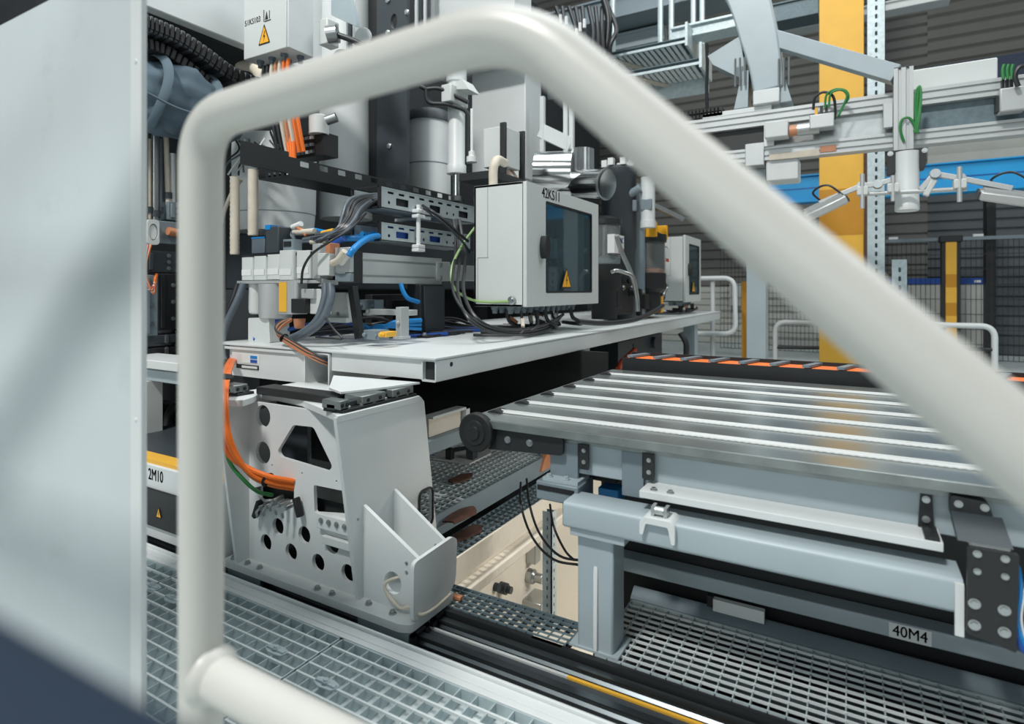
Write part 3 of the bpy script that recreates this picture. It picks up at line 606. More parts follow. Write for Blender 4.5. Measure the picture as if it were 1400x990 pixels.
# lower frame with post
fr = thing('table_frame','blue grey welded frame with post standing under the belt table','frame',(-0.2,1.45,-0.05))
o_ = rrect(1.34,0.305,1.44,0.369,0.010); 
MB().plate(o_,'x',-0.626,0.176).build('top_beam','blue_grey',fr)
B((-0.629,1.344,0.309),(-0.6262,1.436,0.365)).build('end_cap','black',fr)
B((-0.612,1.350,0.286),(-0.47,1.46,0.3045)).build('cap_plate','blue_grey',fr,bevel=0.002)
B((-0.600,1.368,0.0),(-0.505,1.452,0.286)).build('post','blue_grey',fr,bevel=0.006)
MB().plate([(1.3675,0.004),(1.362,0.004),(1.364,0.20),(1.3675,0.215)],'x',-0.556,-0.544).build('weld_rib','white',fr,bevel=0.002)
B((-0.62,1.362,0.001),(-0.49,1.46,0.006)).build('foot_plate','blue_grey',fr)
B((-0.72,1.675,0.066),(2.2,1.735,0.106)).build('lower_beam','blue_grey',fr,bevel=0.004)
B((0.1625,1.332,0.27),(0.176,1.3399,0.365)).build('end_tab','white',fr)
xl = oY(1244,867,1.6748).x
lb = B((xl-0.042,1.6735,0.0685),(xl+0.042,1.6748,0.1035)).build('label_plate','label',fr)
text('40M4',0.036,(xl,1.6732,0.086),'y',lb,'ink',0.85)
b = MB().box((-0.68,1.737,-0.32),(2.2,1.75,0.39)); b.build('shade_skirt','black',fr)  # black sheet added to paint the darkness under the table
MB().plate([(1.66,0.0),(1.69,0.02),(1.70,0.02),(1.70,-0.03),(1.66,-0.03)],'x',-0.56,2.2).build('toe_plate','mid_grey',fr)
b = MB().box((-0.33,1.672,0.02),(-0.20,1.69,0.052)); b.build('terminal_strip','label',fr)
b = MB().box((-0.345,1.668,0.03),(-0.33,1.69,0.06)); b.build('latch','black',fr)
# saddle clamp on the top beam
sd = thing('saddle_clamp','pale saddle clamp with small steel roller on the frame beam','clamp',oY(900,700,1.37))
pa, pb = oY(876,705,1.336).x, oY(924,715,1.336).x
MB().plate(rpoly([(pa,0.335),(pa+0.008,0.335),(pa+0.014,0.362),(pb-0.016,0.362),(pb-0.008,0.325),(pb,0.325),(pb,0.366),(pb-0.012,0.376),(pa+0.012,0.376),(pa,0.366)],0.005),'y',1.326,1.39).build('saddle','white',sd,bevel=0.002)
MB().cyl((pa+0.03,1.35,0.388),(pb-0.03,1.35,0.388),0.010,14).box((pa+0.022,1.342,0.3765),(pa+0.03,1.37,0.398)).box((pb-0.03,1.342,0.3765),(pb-0.022,1.37,0.398)).build('roller','steel',sd)
# black end bracket with bolts on the right
eb = thing('end_bracket','black bolted bracket plate at the right end of the frame','bracket',(0.22,1.33,0.16))
xa_, xb_ = oY(1320,800,1.33).x, oY(1388,800,1.33).x
MB().plate(rpoly([(xa_,0.305-0.02),(xb_,0.30-0.03),(xb_+0.004,0.44),(xa_+0.002,0.44)],0.004),'y',1.320,1.332).build('plate','black',eb)
b = MB()
for x,y,r in ((1336,757,0.0045),(1374,764,0.0045),(1336,781,0.004),(1374,788,0.004),(1332,825,0.0065),(1373,834,0.0065),(1332,854,0.0065),(1373,864,0.0065)):
    q = oY(x,y,1.32); b.bolt((q.x,1.32,q.z),(0,-1,0),r,0.006)
b.build('bolts','steel',eb)
q0, q1 = oY(1300,690,1.42), oY(1352,700,1.42)
MB().plate(rpoly([(q0.x,0.455),(q1.x+0.01,0.455),(q1.x,0.495),(q0.x,0.500)],0.008),'y',1.42,1.455).build('hinge_block','black',eb,bevel=0.003)
b = MB(); [b.bolt((q0.x+k,1.42,0.485),(0,-1,0),0.005,0.005) for k in (0.012,0.052)]; b.build('hinge_bolts','steel',eb)
MB().plate([(1.345,0.44),(1.42,0.455),(1.42,0.47),(1.33,0.445)],'x',q0.x,q1.x+0.02).build('sloping_lid','dark',eb)
B((xa_+0.008,1.333,0.432),(xb_-0.005,1.37,0.446)).build('terminal_row','label',eb,bevel=0.002)
wr = thing('frame_wires','blue and white wires beside the black end bracket','cable',(0.30,1.34,0.3))
for i,(m,x) in enumerate((('blue',1390),('label',1388),('gcable',1394),('dblue',1386),('label',1396))):
    cable([oY(1375+i*3,752+i*3,1.345),oY(x,775+i*6,1.34),oY(x+4,810,1.335),oY(x,850,1.335),oY(x+14,884+i*2,1.335),oY(x+40,892,1.335)],0.0028 if i%3 else 0.005,m,'wire',wr)
# blue and cream bits under the table
p = oY(838,672,1.62); b = MB().box((p.x-0.03,1.58,0.30),(p.x+0.03,1.64,0.335)); b.build('blue_block','blue',None,'small bright blue block between the two table uprights','block',bevel=0.002)
# cable chain with orange cables behind the table
cc = thing('cable_chain','black cable chain with orange cables behind the belt table','cable chain',(0.3,2.75,0.3))
B((-0.95,2.70,0.30),(2.6,2.71,0.575)).build('side_plate','black',cc); B((-0.95,2.84,0.30),(2.6,2.85,0.590)).build('side_plate','black',cc)
for i in range(28):
    x = -0.93+i*0.125
    MB().plate(rpoly([(x,2.705),(x+0.030,2.705),(x+0.075,2.845),(x+0.045,2.845)],0.006,2),'z',0.578,0.588).build('cross_link','mid_grey',cc)
for k in range(4): MB().cyl((-0.93,2.735+k*0.028,0.566),(2.58,2.735+k*0.028,0.566),0.010,8).build('cable','orange',cc)

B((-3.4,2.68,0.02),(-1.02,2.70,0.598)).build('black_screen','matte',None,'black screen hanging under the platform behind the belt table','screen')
# ================================================================== PNEUMATICS ON THE PLATFORM
YV = 1.62
def vx(px, y=YV): return oY(px, 400, y).x
def vz(py, px=385, y=YV): return oY(px, py, y).z
av = thing('air_service_unit','row of white air filter regulators at the platform front','air unit',(vx(385),YV+0.04,ZD))
B((vx(328),YV-0.015,vz(387.5)),(vx(444),YV+0.07,vz(383.5))).build('mounting_rail','alu',av,bevel=0.001)
for i,(a,b_,t0,t1,dy) in enumerate(((330.5,346.3,350,382.5,0),(347.2,364.5,349,382.5,0),(365.5,383.8,347.5,382,0),(385.5,404.5,343,383,-0.012),(405.5,425,344,381,0))):
    m = MB().plate(rrect(vx(a),YV-0.005+dy,vx(b_),YV+0.065,0.012),'z',vz(t1),vz(t0)); u = m.build('regulator_body','cab',av,bevel=0.003)
    MB().box((vx(a)+0.008,YV-0.0065+dy,vz(t1)+0.02),(vx(b_)-0.008,YV-0.0051+dy,vz(t1)+0.045)).build('print_plate','label',u)
    MB().box((vx(a)+0.002,YV+0.002+dy,vz(t1)-0.002),(vx(b_)-0.002,YV+0.05,vz(t1)+0.004)).build('clamp','alu',u)
def cupz(px0, px1, y0, y1, m, name, dy=0.03):
    x0, x1 = vx(px0), vx(px1); r = (x1-x0)/2
    return MB().lathe(((x0+x1)/2,YV+dy,vz(y1)),[(r*0.75,0),(r*0.95,0.006),(r,0.02),(r,vz(y0)-vz(y1))],20).build(name,m,av)
cupz(336,350,387,431,'cab','filter_bowl'); g = cupz(354,383.5,388,437,'alu','filter_bowl',0.03)
B((vx(360),YV-0.012,vz(400)),(vx(365),YV-0.004,vz(388.5))).build('blue_tab','blue',av); B((vx(362),YV-0.010,vz(430)),(vx(363.2),YV-0.006,vz(400))).build('sight_line','black',av)
B((vx(363),YV+0.01,vz(447)),(vx(375),YV+0.05,vz(437))).build('drain_plug','dblue',av,bevel=0.003)
MB().plate(rpoly([(vx(345),ZD),(vx(375),ZD),(vx(373),vz(436)),(vx(345),vz(436))],0.008),'y',YV-0.02,YV+0.08).build('foot_bracket','cab',av,bevel=0.003)
m = MB().plate(rrect(vx(385.5),YV-0.02,vx(411),YV+0.04,0.012),'z',vz(429),vz(384)); u = m.build('tall_valve','alu',av)
B((vx(387.5),YV-0.0225,vz(426)),(vx(398),YV-0.0202,vz(386))).build('yellow_stripe','yellow',u)
MB().lathe((vx(408),YV+0.005,vz(448)),[(0.016,0),(0.02,0.006),(0.022,0.022),(0.024,vz(435)-vz(448))],16).build('copper_fitting','copper',av)
B((vx(406),YV-0.03,vz(427)),(vx(425),YV+0.01,vz(408))).build('solenoid','black',av,bevel=0.003); B((vx(417),YV-0.02,vz(408)),(vx(434),YV+0.03,vz(395))).build('valve_block','alu',av,bevel=0.003)
B((vx(425),YV-0.005,vz(428)),(vx(440),YV+0.05,vz(395))).build('valve_block','cab',av,bevel=0.003)
k = B((vx(338),YV+0.02,vz(345)),(vx(356),YV+0.08,vz(323))).build('adjust_knob','gcable',av,bevel=0.004); B((vx(338),YV+0.02,vz(322.8)),(vx(356),YV+0.08,vz(321))).build('knob_cap','blue',k)
k = B((vx(360),YV+0.01,vz(346)),(vx(378),YV+0.08,vz(308))).build('adjust_knob','dark',av,bevel=0.005); B((vx(360),YV+0.008,vz(312)),(vx(367),YV+0.08,vz(305.5))).build('knob_cap','blue',k)
k = MB().plate(rrect(vx(388.5),YV-0.01,vx(403.5),YV+0.04,0.01),'z',vz(343),vz(328)).build('display_head','mid_grey',av); B((vx(391),YV-0.0125,vz(338)),(vx(401),YV-0.0102,vz(331))).build('display','black',k)
B((vx(331),YV+0.0,vz(350)),(vx(425),YV+0.06,vz(346))).build('top_gasket','matte',av)
# valve block right of the regulators, with angle fitting
vb = thing('valve_manifold','cream valve manifold with angle fitting beside the aluminium beam','valve',(vx(450),YV,0.9))
B((vx(427),YV+0.0,vz(382)),(vx(437),YV+0.07,vz(336))).build('end_block','alu',vb,bevel=0.002); B((vx(438),YV-0.015,vz(378)),(vx(454),YV+0.07,vz(349))).build('valve_body','cab',vb,bevel=0.003)
B((vx(448),YV-0.012,vz(350)),(vx(454),YV+0.04,vz(336))).build('copper_port','copper',vb,bevel=0.002); B((vx(455),YV+0.01,vz(374)),(vx(476),YV+0.03,vz(342))).build('side_block','alu',vb,bevel=0.003); B((vx(455),YV+0.01,vz(386)),(vx(476),YV+0.03,vz(375))).build('lower_block','mid_grey',vb,bevel=0.003)
MB().tube(fil([(vx(456),YV-0.005,vz(362)),(vx(467),YV-0.02,vz(360)),(vx(477),YV-0.02,vz(348))],0.02),0.013,14).build('angle_fitting','beige',vb)
MB().lathe((vx(448),YV-0.02,vz(392)),[(0.02,0),(0.02,0.006),(0.012,0.008),(0.012,0.03)],12).build('lower_port','steel',vb); MB().bar((vx(440),YV-0.02,vz(383)),(vx(466),YV-0.02,vz(388)),0.014,0.012).build('lever','steel',vb)
# hoses
def hose(label, pts, r, m, k=8, name='air_hose', cat='hose', n=12): return cable([oY(a,b_,c) for a,b_,c in pts], r, m, name, None, n=n, k=k, label=label, cat=cat)
hose('thick blue air hose rising from the angle fitting into the tray',((477,350,1.60),(484,340,1.62),(496,330,1.70),(508,324,1.80),(522,322,1.95)),0.0125,'blue')
hose('blue air hose lying level behind the angle fitting',((450,334,1.72),(462,328,1.72),(478,326,1.74),(500,326,1.84),(520,326,1.96)),0.013,'blue')
hose('thin blue air hose above the white regulators',((410,319,1.80),(426,314,1.76),(445,317,1.74),(470,320,1.76)),0.008,'blue')
hose('blue hose dropping below the aluminium beam',((548,388,2.0),(551,398,2.0),(558,408,2.02),(572,413,2.1)),0.010,'blue')
for i in range(3): hose(('upper','middle','lower')[i]+' blue hose lying on the deck under the beam',((472+i*3,440+i*4,2.0),(492,444+i*5,1.95),(515,452-i*3,1.9),(540,441+i*3,1.95),(575,438+i*6,2.1)),0.008 if i else 0.011,'blue')
for i in range(2):
    hose(('outer','inner')[i]+' grey hose sweeping from the manifold to the deck',((452-i*7,388,1.60),(452-i*8,408,1.585),(441-i*7,437,1.56),(420-i*6,455,1.55),(398-i*6,465,1.56)),0.0150,'gcable')
    hose(('outer','inner')[i]+' grey hose dropping left of the regulators',((333-i*7,388,1.60),(325-i*6,410,1.58),(309-i*5,445,1.56),(304-i*3,470,1.55),(306,495,1.50)),0.0150,'gcable' if i==0 else 'cable')
hose('thin black cable arching over the regulators',((500,292,1.85),(480,312,1.7),(455,328,1.6),(428,346,1.575),(415,366,1.575),(412,388,1.58)),0.005,'cable',name='sensor_cable',cat='cable')
hose('thin black cable standing in a peak on the deck',((446,436,1.56),(458,452,1.55),(468,463,1.55),(455,463,1.54),(432,461,1.54)),0.004,'cable',name='sensor_cable',cat='cable')
fb = thing('tray_cables','fan of dark cables pouring out of the upper tray end','cable',oY(480,290,1.9))
for i in range(11):
    a = rnd.uniform(-4,4); e = i/10
    cable([oX(530,268+e*6,-1.84+e*0.06),oX(512,266+e*10,-1.86+e*0.06),oY(495-14*(1-e)+a,272+20*e,1.80),oY(470+16*e+a,296+10*e,1.74),oY(462+10*e,312+6*e,1.70),oY(440-14*e,328+a*0.6,1.68)],0.0075,'cable' if i%3 else 'gcable','cable',fb)
cb = thing('copper_cables','copper striped cable bundle crossing the platform front edge','cable',oY(400,465,1.5))
for i in range(8):
    a = (i%4)*1.6-2.4; q = (i//4)*2.2-1
    cable([oY(398+a*0.4,437+q,1.60),oY(383+a,444+a+q,1.56),oY(378+a*0.4,454+a,1.535),oY(390-a*0.4,464+a+q,1.515),oY(420-a*0.6,482+a+q,1.500),oY(440-a*0.4,492+a+q,1.508),oY(458,498+a+q,1.56)],0.0042,'copper' if i%2 else 'dark','cable',cb)
MB().lathe(oY(388,462,1.52),[(0.018,-0.002),(0.019,0),(0.018,0.002)],14,(0.8,0,-0.5)).build('cable_tie','matte',cb)
cn = thing('hose_couplings','cluster of small brass and grey couplings above the regulators','coupling',oY(420,320,1.70))
for i,(a,b_,c,d,m,r) in enumerate(((402,318,430,316,'beige',0.012),(404,308,420,322,'copper',0.010),(432,320,455,317,'steel',0.009),(415,328,452,322,'gcable',0.010),(440,319,456,315,'yellow',0.009),(425,331,447,329,'beige',0.010),(400,311,412,306,'label',0.012),(455,334,470,326,'dblue',0.013))):
    MB().cyl(oY(a,b_,1.70),oY(c,d,1.70),r,12).build('coupling',m,cn,bevel=0.001)
for i in range(3): cable([oY(402+i*3,312,1.70),oY(398+i*2,322,1.69),oY(408,330+i,1.69),oY(432,331-i*2,1.70)],0.005,'gcable','small_hose',cn)
# aluminium beam carrying the cabinet
XB = -1.75
ab = thing('profile_beam','grooved aluminium profile beam with black end block before the cabinet','beam',(XB-0.06,2.1,0.93))
y0 = oX(496,360,XB).y; y1 = oX(604,360,XB).y; zt, zb = oX(496,345.5,XB).z, oX(496,387,XB).z
def prof(x0, x1, z0, z1, gz, g=0.006, dp=0.008):     # section in (x,z) with grooves on the +x side
    pts = [(x0,z0),(x1,z0)]
    for z in gz: pts += [(x1,z-g),(x1-dp,z-g),(x1-dp,z+g),(x1,z+g)]
    return pts + [(x1,z1),(x0,z1)]
h = zt-zb
MB().plate(prof(XB-0.10,XB,zb,zt,(zb+h*0.24,zb+h*0.76),0.005),'y',y0,y1).build('profile','alu',ab)
B((XB-0.11,y0-0.10,zb-0.002),(XB+0.002,y0-0.001,zt+0.004)).build('end_block','black',ab,bevel=0.003)
pl = B((XB-0.02,y1-0.05,zb+h*0.12),(XB+0.008,y1+0.06,zt-h*0.12)).build('bracket_plate','alu',ab,bevel=0.003)
b = MB(); [b.bolt((XB+0.008,y1-0.02+0.0*q,z),(1,0,0),0.008,0.006) for q,z in ((0,zb+h*0.25),(1,zt-h*0.25))]; b.build('bolts','steel',pl)
B((XB-0.09,y1,zb+h*0.16),(XB-0.01,2.75,zt-h*0.2)).build('arm','alu',ab,bevel=0.002)
# perforated trays
def tray(name,label,z0,z1,x0,x1,y0,y1,m,seed,extra=None,wall='tray'):
    t = thing(name,label,'cable tray',((x0+x1)/2,(y0+y1)/2,z0),'perforated cable trays')
    rr = random.Random(seed); hs = []; y = y0+0.05; h = z1-z0
    while y < y1-0.06:
        hs.append(rrect(y,z1-h*0.26,y+0.040,z1-h*0.14,0.004,2))
        y += 0.072
    y = y0+0.05; k = 0
    while y < y1-0.12:
        if k%3==1: hs.append(rrect(y,z0+h*0.22,y+0.085,z0+h*0.60,0.004,2)); y += 0.13
        else: hs.append(circ(y+0.01,z0+h*0.3,0.008,8)); y += 0.055
        k += 1
    MB().plate([(y0,z0),(y1,z0),(y1,z1),(y0,z1)],'x',x1-0.003,x1,hs).build('front_side',m,t)
    MB().plate([(y0,z0),(y1,z0),(y1,z1),(y0,z1)],'x',x0,x0+0.003).build('back_side',m,t)
    B((x0,y0,z0),(x1,y1,z0+0.003)).build('bottom',m,t); MB().box((x1-0.012,y0,z1-0.002),(x1+0.003,y1,z1+0.002)).build('rolled_edge',m,t)
    b = MB(); b.box((x0-0.004,y0-0.006,z0),(x0+0.006,y0+0.006,z1+0.004)); b.box((x1-0.006,y0-0.006,z0-0.004),(x1+0.005,y0+0.006,z1+0.004)); b.box((x0,y0-0.006,z0-0.004),(x1,y0+0.006,z0+0.004)); b.box((x0,y0-0.006,z1-0.003),(x1,y0+0.003,z1+0.005)); b.build('edge_trim','matte',t)
    B((x1-0.022,y0+0.02,z0+0.006),(x1-0.014,y1-0.01,z1-0.006)).build('hole_backing','dblue' if extra else 'deep',t)  # added backing: shade painted behind the upper holes, hose blue in the lower tray
    for i in range(4):
        xx = x0+0.02+i*(x1-x0-0.05)/4
        MB().tube([(xx,y0+0.01,z0+0.02+0.012*(i%2)),(xx,(y0+y1)/2,z0+0.02),(xx+0.01,y1,z0+0.02)],0.011,8).build('cable_inside',extra or 'cable',t,fix=False)
    return t
ty0, ty1 = oX(519,270,XB).y, oX(650,300,XB).y
tray('cable_tray','upper perforated cable tray above the aluminium beam',oX(519,283,XB).z,oX(519,255,XB).z,-1.91,XB,ty0,ty1,'tray',3)
tray('cable_tray','lower perforated cable tray holding blue hoses',oX(519,328,XB).z,oX(519,304,XB).z,-1.91,XB,ty0,ty1-0.05,'tray',5,'blue')
hs_ = thing('tray_hanger','white threaded hanger clamp tying the two trays together','bracket',oX(573,345,XB+0.015))
p0_, p1_ = oX(572,280,XB+0.015), oX(572,344,XB+0.015)
MB().cyl(p0_,p1_,0.010,10).build('rod','label',hs_)
for y_ in (289,296,337,342): q = oX(572,y_,XB+0.015); B((q.x-0.02,q.y-0.026,q.z-0.008),(q.x+0.02,q.y+0.026,q.z+0.008)).build('clamp','label',hs_,bevel=0.003)
q = oX(572,291,XB-0.05); B((-1.93,q.y-0.02,oX(572,290,XB).z-0.03),(XB+0.01,q.y+0.02,oX(572,290,XB).z-0.016)).build('cross_arm','tray',hs_)
hose('pair of black cables leaving the upper tray, upper one',((578,281,2.16),(592,290,2.14),(612,305,2.2),(628,320,2.26),(640,330,2.32)),0.007,'cable',name='tray_cable',cat='cable')
hose('pair of black cables leaving the upper tray, lower one',((580,285,2.16),(594,296,2.14),(614,312,2.2),(632,330,2.26),(642,345,2.32)),0.006,'cable',name='tray_cable',cat='cable')
# black support column under the beam
sc_ = thing('beam_support','black angle column with foot plate standing on the deck','support',(-1.72,2.1,ZD))
ya, yb = oX(575,420,-1.72).y, oX(606,420,-1.72).y
B((-1.80,ya,ZD+0.012),(-1.72,yb,zb-0.002)).build('column','black',sc_,bevel=0.003); B((-1.86,ya-0.03,ZD),(-1.66,yb+0.06,ZD+0.012)).build('foot_plate','black',sc_,bevel=0.002)
MB().plate([(ya+0.03,ZD+0.012),(yb,ZD+0.012),(yb,zb-0.01),(ya+0.02,zb-0.01)],'x',-1.7195,-1.712).build('flange','dark',sc_)
b = MB(); [b.bolt((-1.69,ya-0.01+k,ZD+0.012),(0,0,1),0.011,0.012) for k in (0.0,0.16)]; b.build('bolts','steel',sc_)
# dark clutter boxes under the beam
for i,(x0,x1,y0_,y1_,yy,m,l) in enumerate(((478,500,396,462,1.75,'black','black slanted strap bracket under the beam end'),(446,478,400,440,1.78,'cab','white valve bracket behind the curved grey hoses'),(500,560,424,430,1.85,'alu','flat aluminium shelf under the beam'),(541,548,420,462,1.80,'alu','short aluminium post under the beam'),(497,518,452,464,1.70,'mid_grey','small grey solenoid lying on the deck'),(519,528,454,461,1.68,'yellow','yellow tag on the deck solenoid'),(492,512,410,424,1.95,'mid_grey','grey sensor block hanging under the beam'))):
    a, c = oY(x0,y1_,yy), oY(x1,y0_,yy)
    m_ = MB()
    if i == 0: m_.bar(oY(482,392,yy),oY(492,463,yy),0.03,0.03)
    elif i == 1: m_.plate(rpoly([(a.x,a.z),(c.x,a.z),(c.x-0.02,c.z),(a.x+0.03,c.z)],0.01),'y',yy,yy+0.04,[circ((a.x+c.x)/2,a.z+0.035,0.010,12)]); m_.box((a.x,yy-0.02,a.z),(c.x,yy,a.z+0.02))
    elif i in (2,3): m_.box((a.x,yy,a.z),(c.x,yy+0.05,c.z)); m_.box((a.x-0.01,yy-0.006,a.z-0.004),(a.x+0.03,yy+0.056,a.z+0.006)); m_.bolt((a.x+0.015,yy-0.006,(a.z+c.z)/2),(0,-1,0),0.006)
    else: m_.box((a.x,yy,max(a.z,ZD)),(c.x,yy+0.06,c.z)); m_.cyl((a.x+0.01,yy-0.012,(max(a.z,ZD)+c.z)/2),(a.x+0.01,yy,(max(a.z,ZD)+c.z)/2),0.008,10); m_.cyl((c.x-0.012,yy-0.008,(max(a.z,ZD)+c.z)/2),(c.x-0.012,yy,(max(a.z,ZD)+c.z)/2),0.006,10)
    m_.build(('strap_bracket','valve_bracket','shelf_plate','short_post','solenoid_valve','cable_tag','sensor_block')[i],m,None,l,('bracket','bracket','shelf','post','valve','tag','sensor')[i],bevel=0.002)
t = thing('deck_cables','bundle of black cables lying on the deck under the beam','cable',(-1.9,2.2,ZD))
for i in range(12):
    y = 1.8+i*0.07
    cable([(-2.15+rnd.uniform(-.05,.05),y-0.2,ZD+0.012),(-1.95,y+rnd.uniform(-.1,.1),ZD+0.03+rnd.uniform(0,.06)),(-1.80+rnd.uniform(-.04,.02),y+0.2,ZD+0.015),(-1.65,y+0.45,ZD+0.012)],rnd.uniform(0.006,0.011),'cable' if i%4 else 'dblue','cable',t)
bt = MB(); 
for i in range(8): x = -2.25+i*0.06; bt.box((x,2.0+rnd.uniform(0,.3),ZD),(x+0.045,2.4,ZD+rnd.uniform(0.08,0.24)))
bt.build('valve_terminal','black',None,'black valve terminal block behind the regulators on the deck','valve terminal',bevel=0.003)
# ================================================================== LUBRICATION PUMPS, DUCTS (middle)
XQ = -1.40
def pump(label, px0, px1, ytop, ycap, yglass, ybase, X, cap='black', big=False):
    c = oX((px0+px1)/2,ybase,X); r = (oX(px1,400,X).y-oX(px0,400,X).y)/2; zt_, zc, zg, zb_ = [oX((px0+px1)/2,y,X).z for y in (ytop,ycap,yglass,ybase)]
    r = min(r,0.16); t = thing('lubricator',label,'lubricator',(X,c.y,zb_),'clear grease lubricators on the platform')
    MB().lathe((X,c.y,zc),[(r*1.08,0),(r*1.08,(zt_-zc)*0.6),(r*0.9,(zt_-zc)*0.65),(r*0.5,zt_-zc)],24).build('cap',cap,t)
    MB().lathe((X,c.y,zg),[(r*0.98,0),(r,0.01),(r,zc-zg)],24).build('reservoir','clearcup',t)
    MB().cyl((X,c.y,zg),(X,c.y,zc),0.012,10).build('stirrer_rod','steel',t); MB().lathe((X,c.y,zg+0.004),[(r*0.9,0),(r*0.9,(zc-zg)*0.12),(r*0.2,(zc-zg)*0.22)],20).build('follower','copper' if big else 'mid_grey',t)
    MB().lathe((X,c.y,zb_),[(r*0.8,0),(r*0.8,(zg-zb_)*0.5),(r*1.05,(zg-zb_)*0.6),(r*1.05,zg-zb_)],24).build('pump_body','matte',t)
    return t, (X,c.y,zg,zc,r)
t1, q = pump('slim clear lubricator bottle right beside the large cabinet',818,834,296,308,362,436,-1.42)
lb = MB().box((q[0]+q[4]*0.6,q[1]-q[4]*1.02,q[2]+0.07),(q[0]+q[4]*1.04,q[1]+q[4]*0.7,q[2]+0.19)).build('bottle_label','label',t1)
B((q[0]+q[4]*1.045,q[1]-q[4]*0.3,q[2]+0.075),(q[0]+q[4]*1.06,q[1]+q[4]*0.65,q[2]+0.105)).build('red_bar','red',lb); text('LINC',0.05,(q[0]+q[4]*1.06,q[1]+q[4]*0.1,q[2]+0.155),'x',lb,'dblue',0.8)
t2, q = pump('wide clear lubricator with yellow clipped lid, left of the gauge',858,902,315,332,374,425,-1.40,big=True)
for dy in (-0.9,0.3,0.9): B((q[0]+0.02,q[1]+q[4]*dy-0.02,q[3]+0.03),(q[0]+q[4]*0.9,q[1]+q[4]*dy+0.02,q[3]+0.14 if abs(dy)>0.5 else q[3]+0.07)).build('yellow_clip','sign',t2,bevel=0.004)
lb = B((q[0]+q[4]*1.0,q[1]+q[4]*0.2,q[2]+0.09),(q[0]+q[4]*1.03,q[1]+q[4]*0.7,q[2]+0.17)).build('bottle_label','label',t2); B((q[0]+q[4]*1.031,q[1]+q[4]*0.2,q[2]+0.09),(q[0]+q[4]*1.04,q[1]+q[4]*0.7,q[2]+0.115)).build('red_bar','red',lb)
gz = thing('pressure_gauge','round pressure gauge on a bent pipe before the far cabinet','gauge',oX(908,420,-1.30))
p = oX(908,346,-1.30); MB().lathe(p-Vector((0,0,0)),[(0.052,-0.02),(0.055,-0.005),(0.055,0.015),(0.047,0.018)],22,(1,-0.3,0)).build('case','steel',gz); MB().lathe(p+Vector((0.0175,-0.005,0)),[(0.044,0),(0.044,0.002)],22,(1,-0.3,0)).build('dial','label',gz)
MB().tube(spl([p+Vector((0,0,-0.05)),oX(908,372,-1.30),oX(912,392,-1.29),oX(906,405,-1.30),oX(903,425,-1.33)]),0.012,10).build('pipe','steel',gz)
B(oX(898,427,-1.33),oX(904,405,-1.28)).build('yellow_tag','sign',gz)
# black pump blocks between
for i,(x0,x1,y0_,y1_,X,l) in enumerate(((834,858,372,428,-1.42,'black pump block next to the slim lubricator'),(836,866,388,432,-1.36,'low black terminal block before the lubricators'),(876,904,395,432,-1.34,'black valve body under the wide lubricator'))):
    a, c = oX(x0,y1_,X), oX(x1,y0_,X); m_ = MB().box((X-0.10,a.y,max(ZD,a.z)),(X,c.y,c.z)); m_.box((X,a.y+0.03,a.z+0.05),(X+0.03,a.y+0.12,c.z-0.04)); m_.cyl((X,c.y-0.08,c.z-0.06),(X+0.05,c.y-0.08,c.z-0.06),0.03,14)
    o = m_.build(('pump_block','terminal_block','valve_pack')[i],'matte',None,l,'pump',bevel=0.006)
    mm = MB(); [mm.bolt((X+0.001,a.y+k*(c.y-a.y),c.z-0.03),(1,0,0),0.014,0.012) for k in (0.1,0.5,0.9)]; mm.build('bolts','steel',o)
hose('bright metal pipe slanting down before the lubricators',((843,322,3.3),(850,345,3.35),(862,372,3.4),(870,400,3.4),(872,426,3.4)),0.014,'steel',name='metal_pipe',cat='pipe')
hose('second metal pipe curling left of the pump block',((836,372,3.2),(842,370,3.2),(852,372,3.25),(866,380,3.3),(872,410,3.35)),0.011,'steel',name='metal_pipe',cat='pipe')
hose('black hose lying along the platform edge to the gauge',((790,440,2.75),(830,442,3.0),(868,437,3.3),(890,428,3.6),(906,418,4.0)),0.014,'cable',name='deck_hose')
pd = oX(845,440,-1.5)
dk = thing('filter_housing','tall dark grey filter housing behind the lubricators','filter',oD(848,330,4.3))
p = oD(846,300,4.3); r = 0.125
MB().lathe((p.x,p.y,ZD),[(r*0.9,0),(r*0.9,0.5),(r,0.52),(r,p.z-ZD+0.30),(r*1.06,p.z-ZD+0.31),(r*1.06,p.z-ZD+0.36),(r*0.8,p.z-ZD+0.38)],26).build('body','dark',dk)
for k in range(7): tt = k*0.9; MB().box((p.x+r*0.8*math.cos(tt)-0.02,p.y+r*0.8*math.sin(tt)-0.02,p.z+0.38),(p.x+r*0.8*math.cos(tt)+0.02,p.y+r*0.8*math.sin(tt)+0.02,p.z+0.43)).build('lid_screw','label',dk)
p = oD(869,300,4.4); MB().lathe((p.x,p.y,ZD),[(0.07,0),(0.07,p.z-ZD+0.22),(0.05,p.z-ZD+0.26)],18).build('side_tank','mid_grey',dk)
# cylinder hanging above the wide lubricator
p = oD(886,300,4.2); cl = thing('white_cylinder','white pneumatic cylinder hanging above the wide lubricator','cylinder',(p.x,p.y,p.z-0.05))
MB().lathe((p.x,p.y,p.z-0.06),[(0.055,0),(0.055,0.05),(0.05,0.052),(0.05,0.36)],18).build('barrel','white',cl); MB().bar((p.x,p.y,p.z+0.12),(p.x+0.22,p.y+0.12,p.z+0.0),0.04,0.03).build('arm','steel',cl)
m = MB(); [m.box((p.x-0.26+k*0.11,p.y-0.05,p.z+0.06),(p.x-0.18+k*0.11,p.y+0.02,p.z+0.14)) for k in range(3)]; [m.cyl((p.x-0.26+k*0.12,p.y-0.05,p.z+0.17),(p.x-0.16+k*0.12,p.y-0.05,p.z+0.22),0.03,10) for k in range(2)]; m.build('clamp_cluster','mid_grey',cl,bevel=0.006)
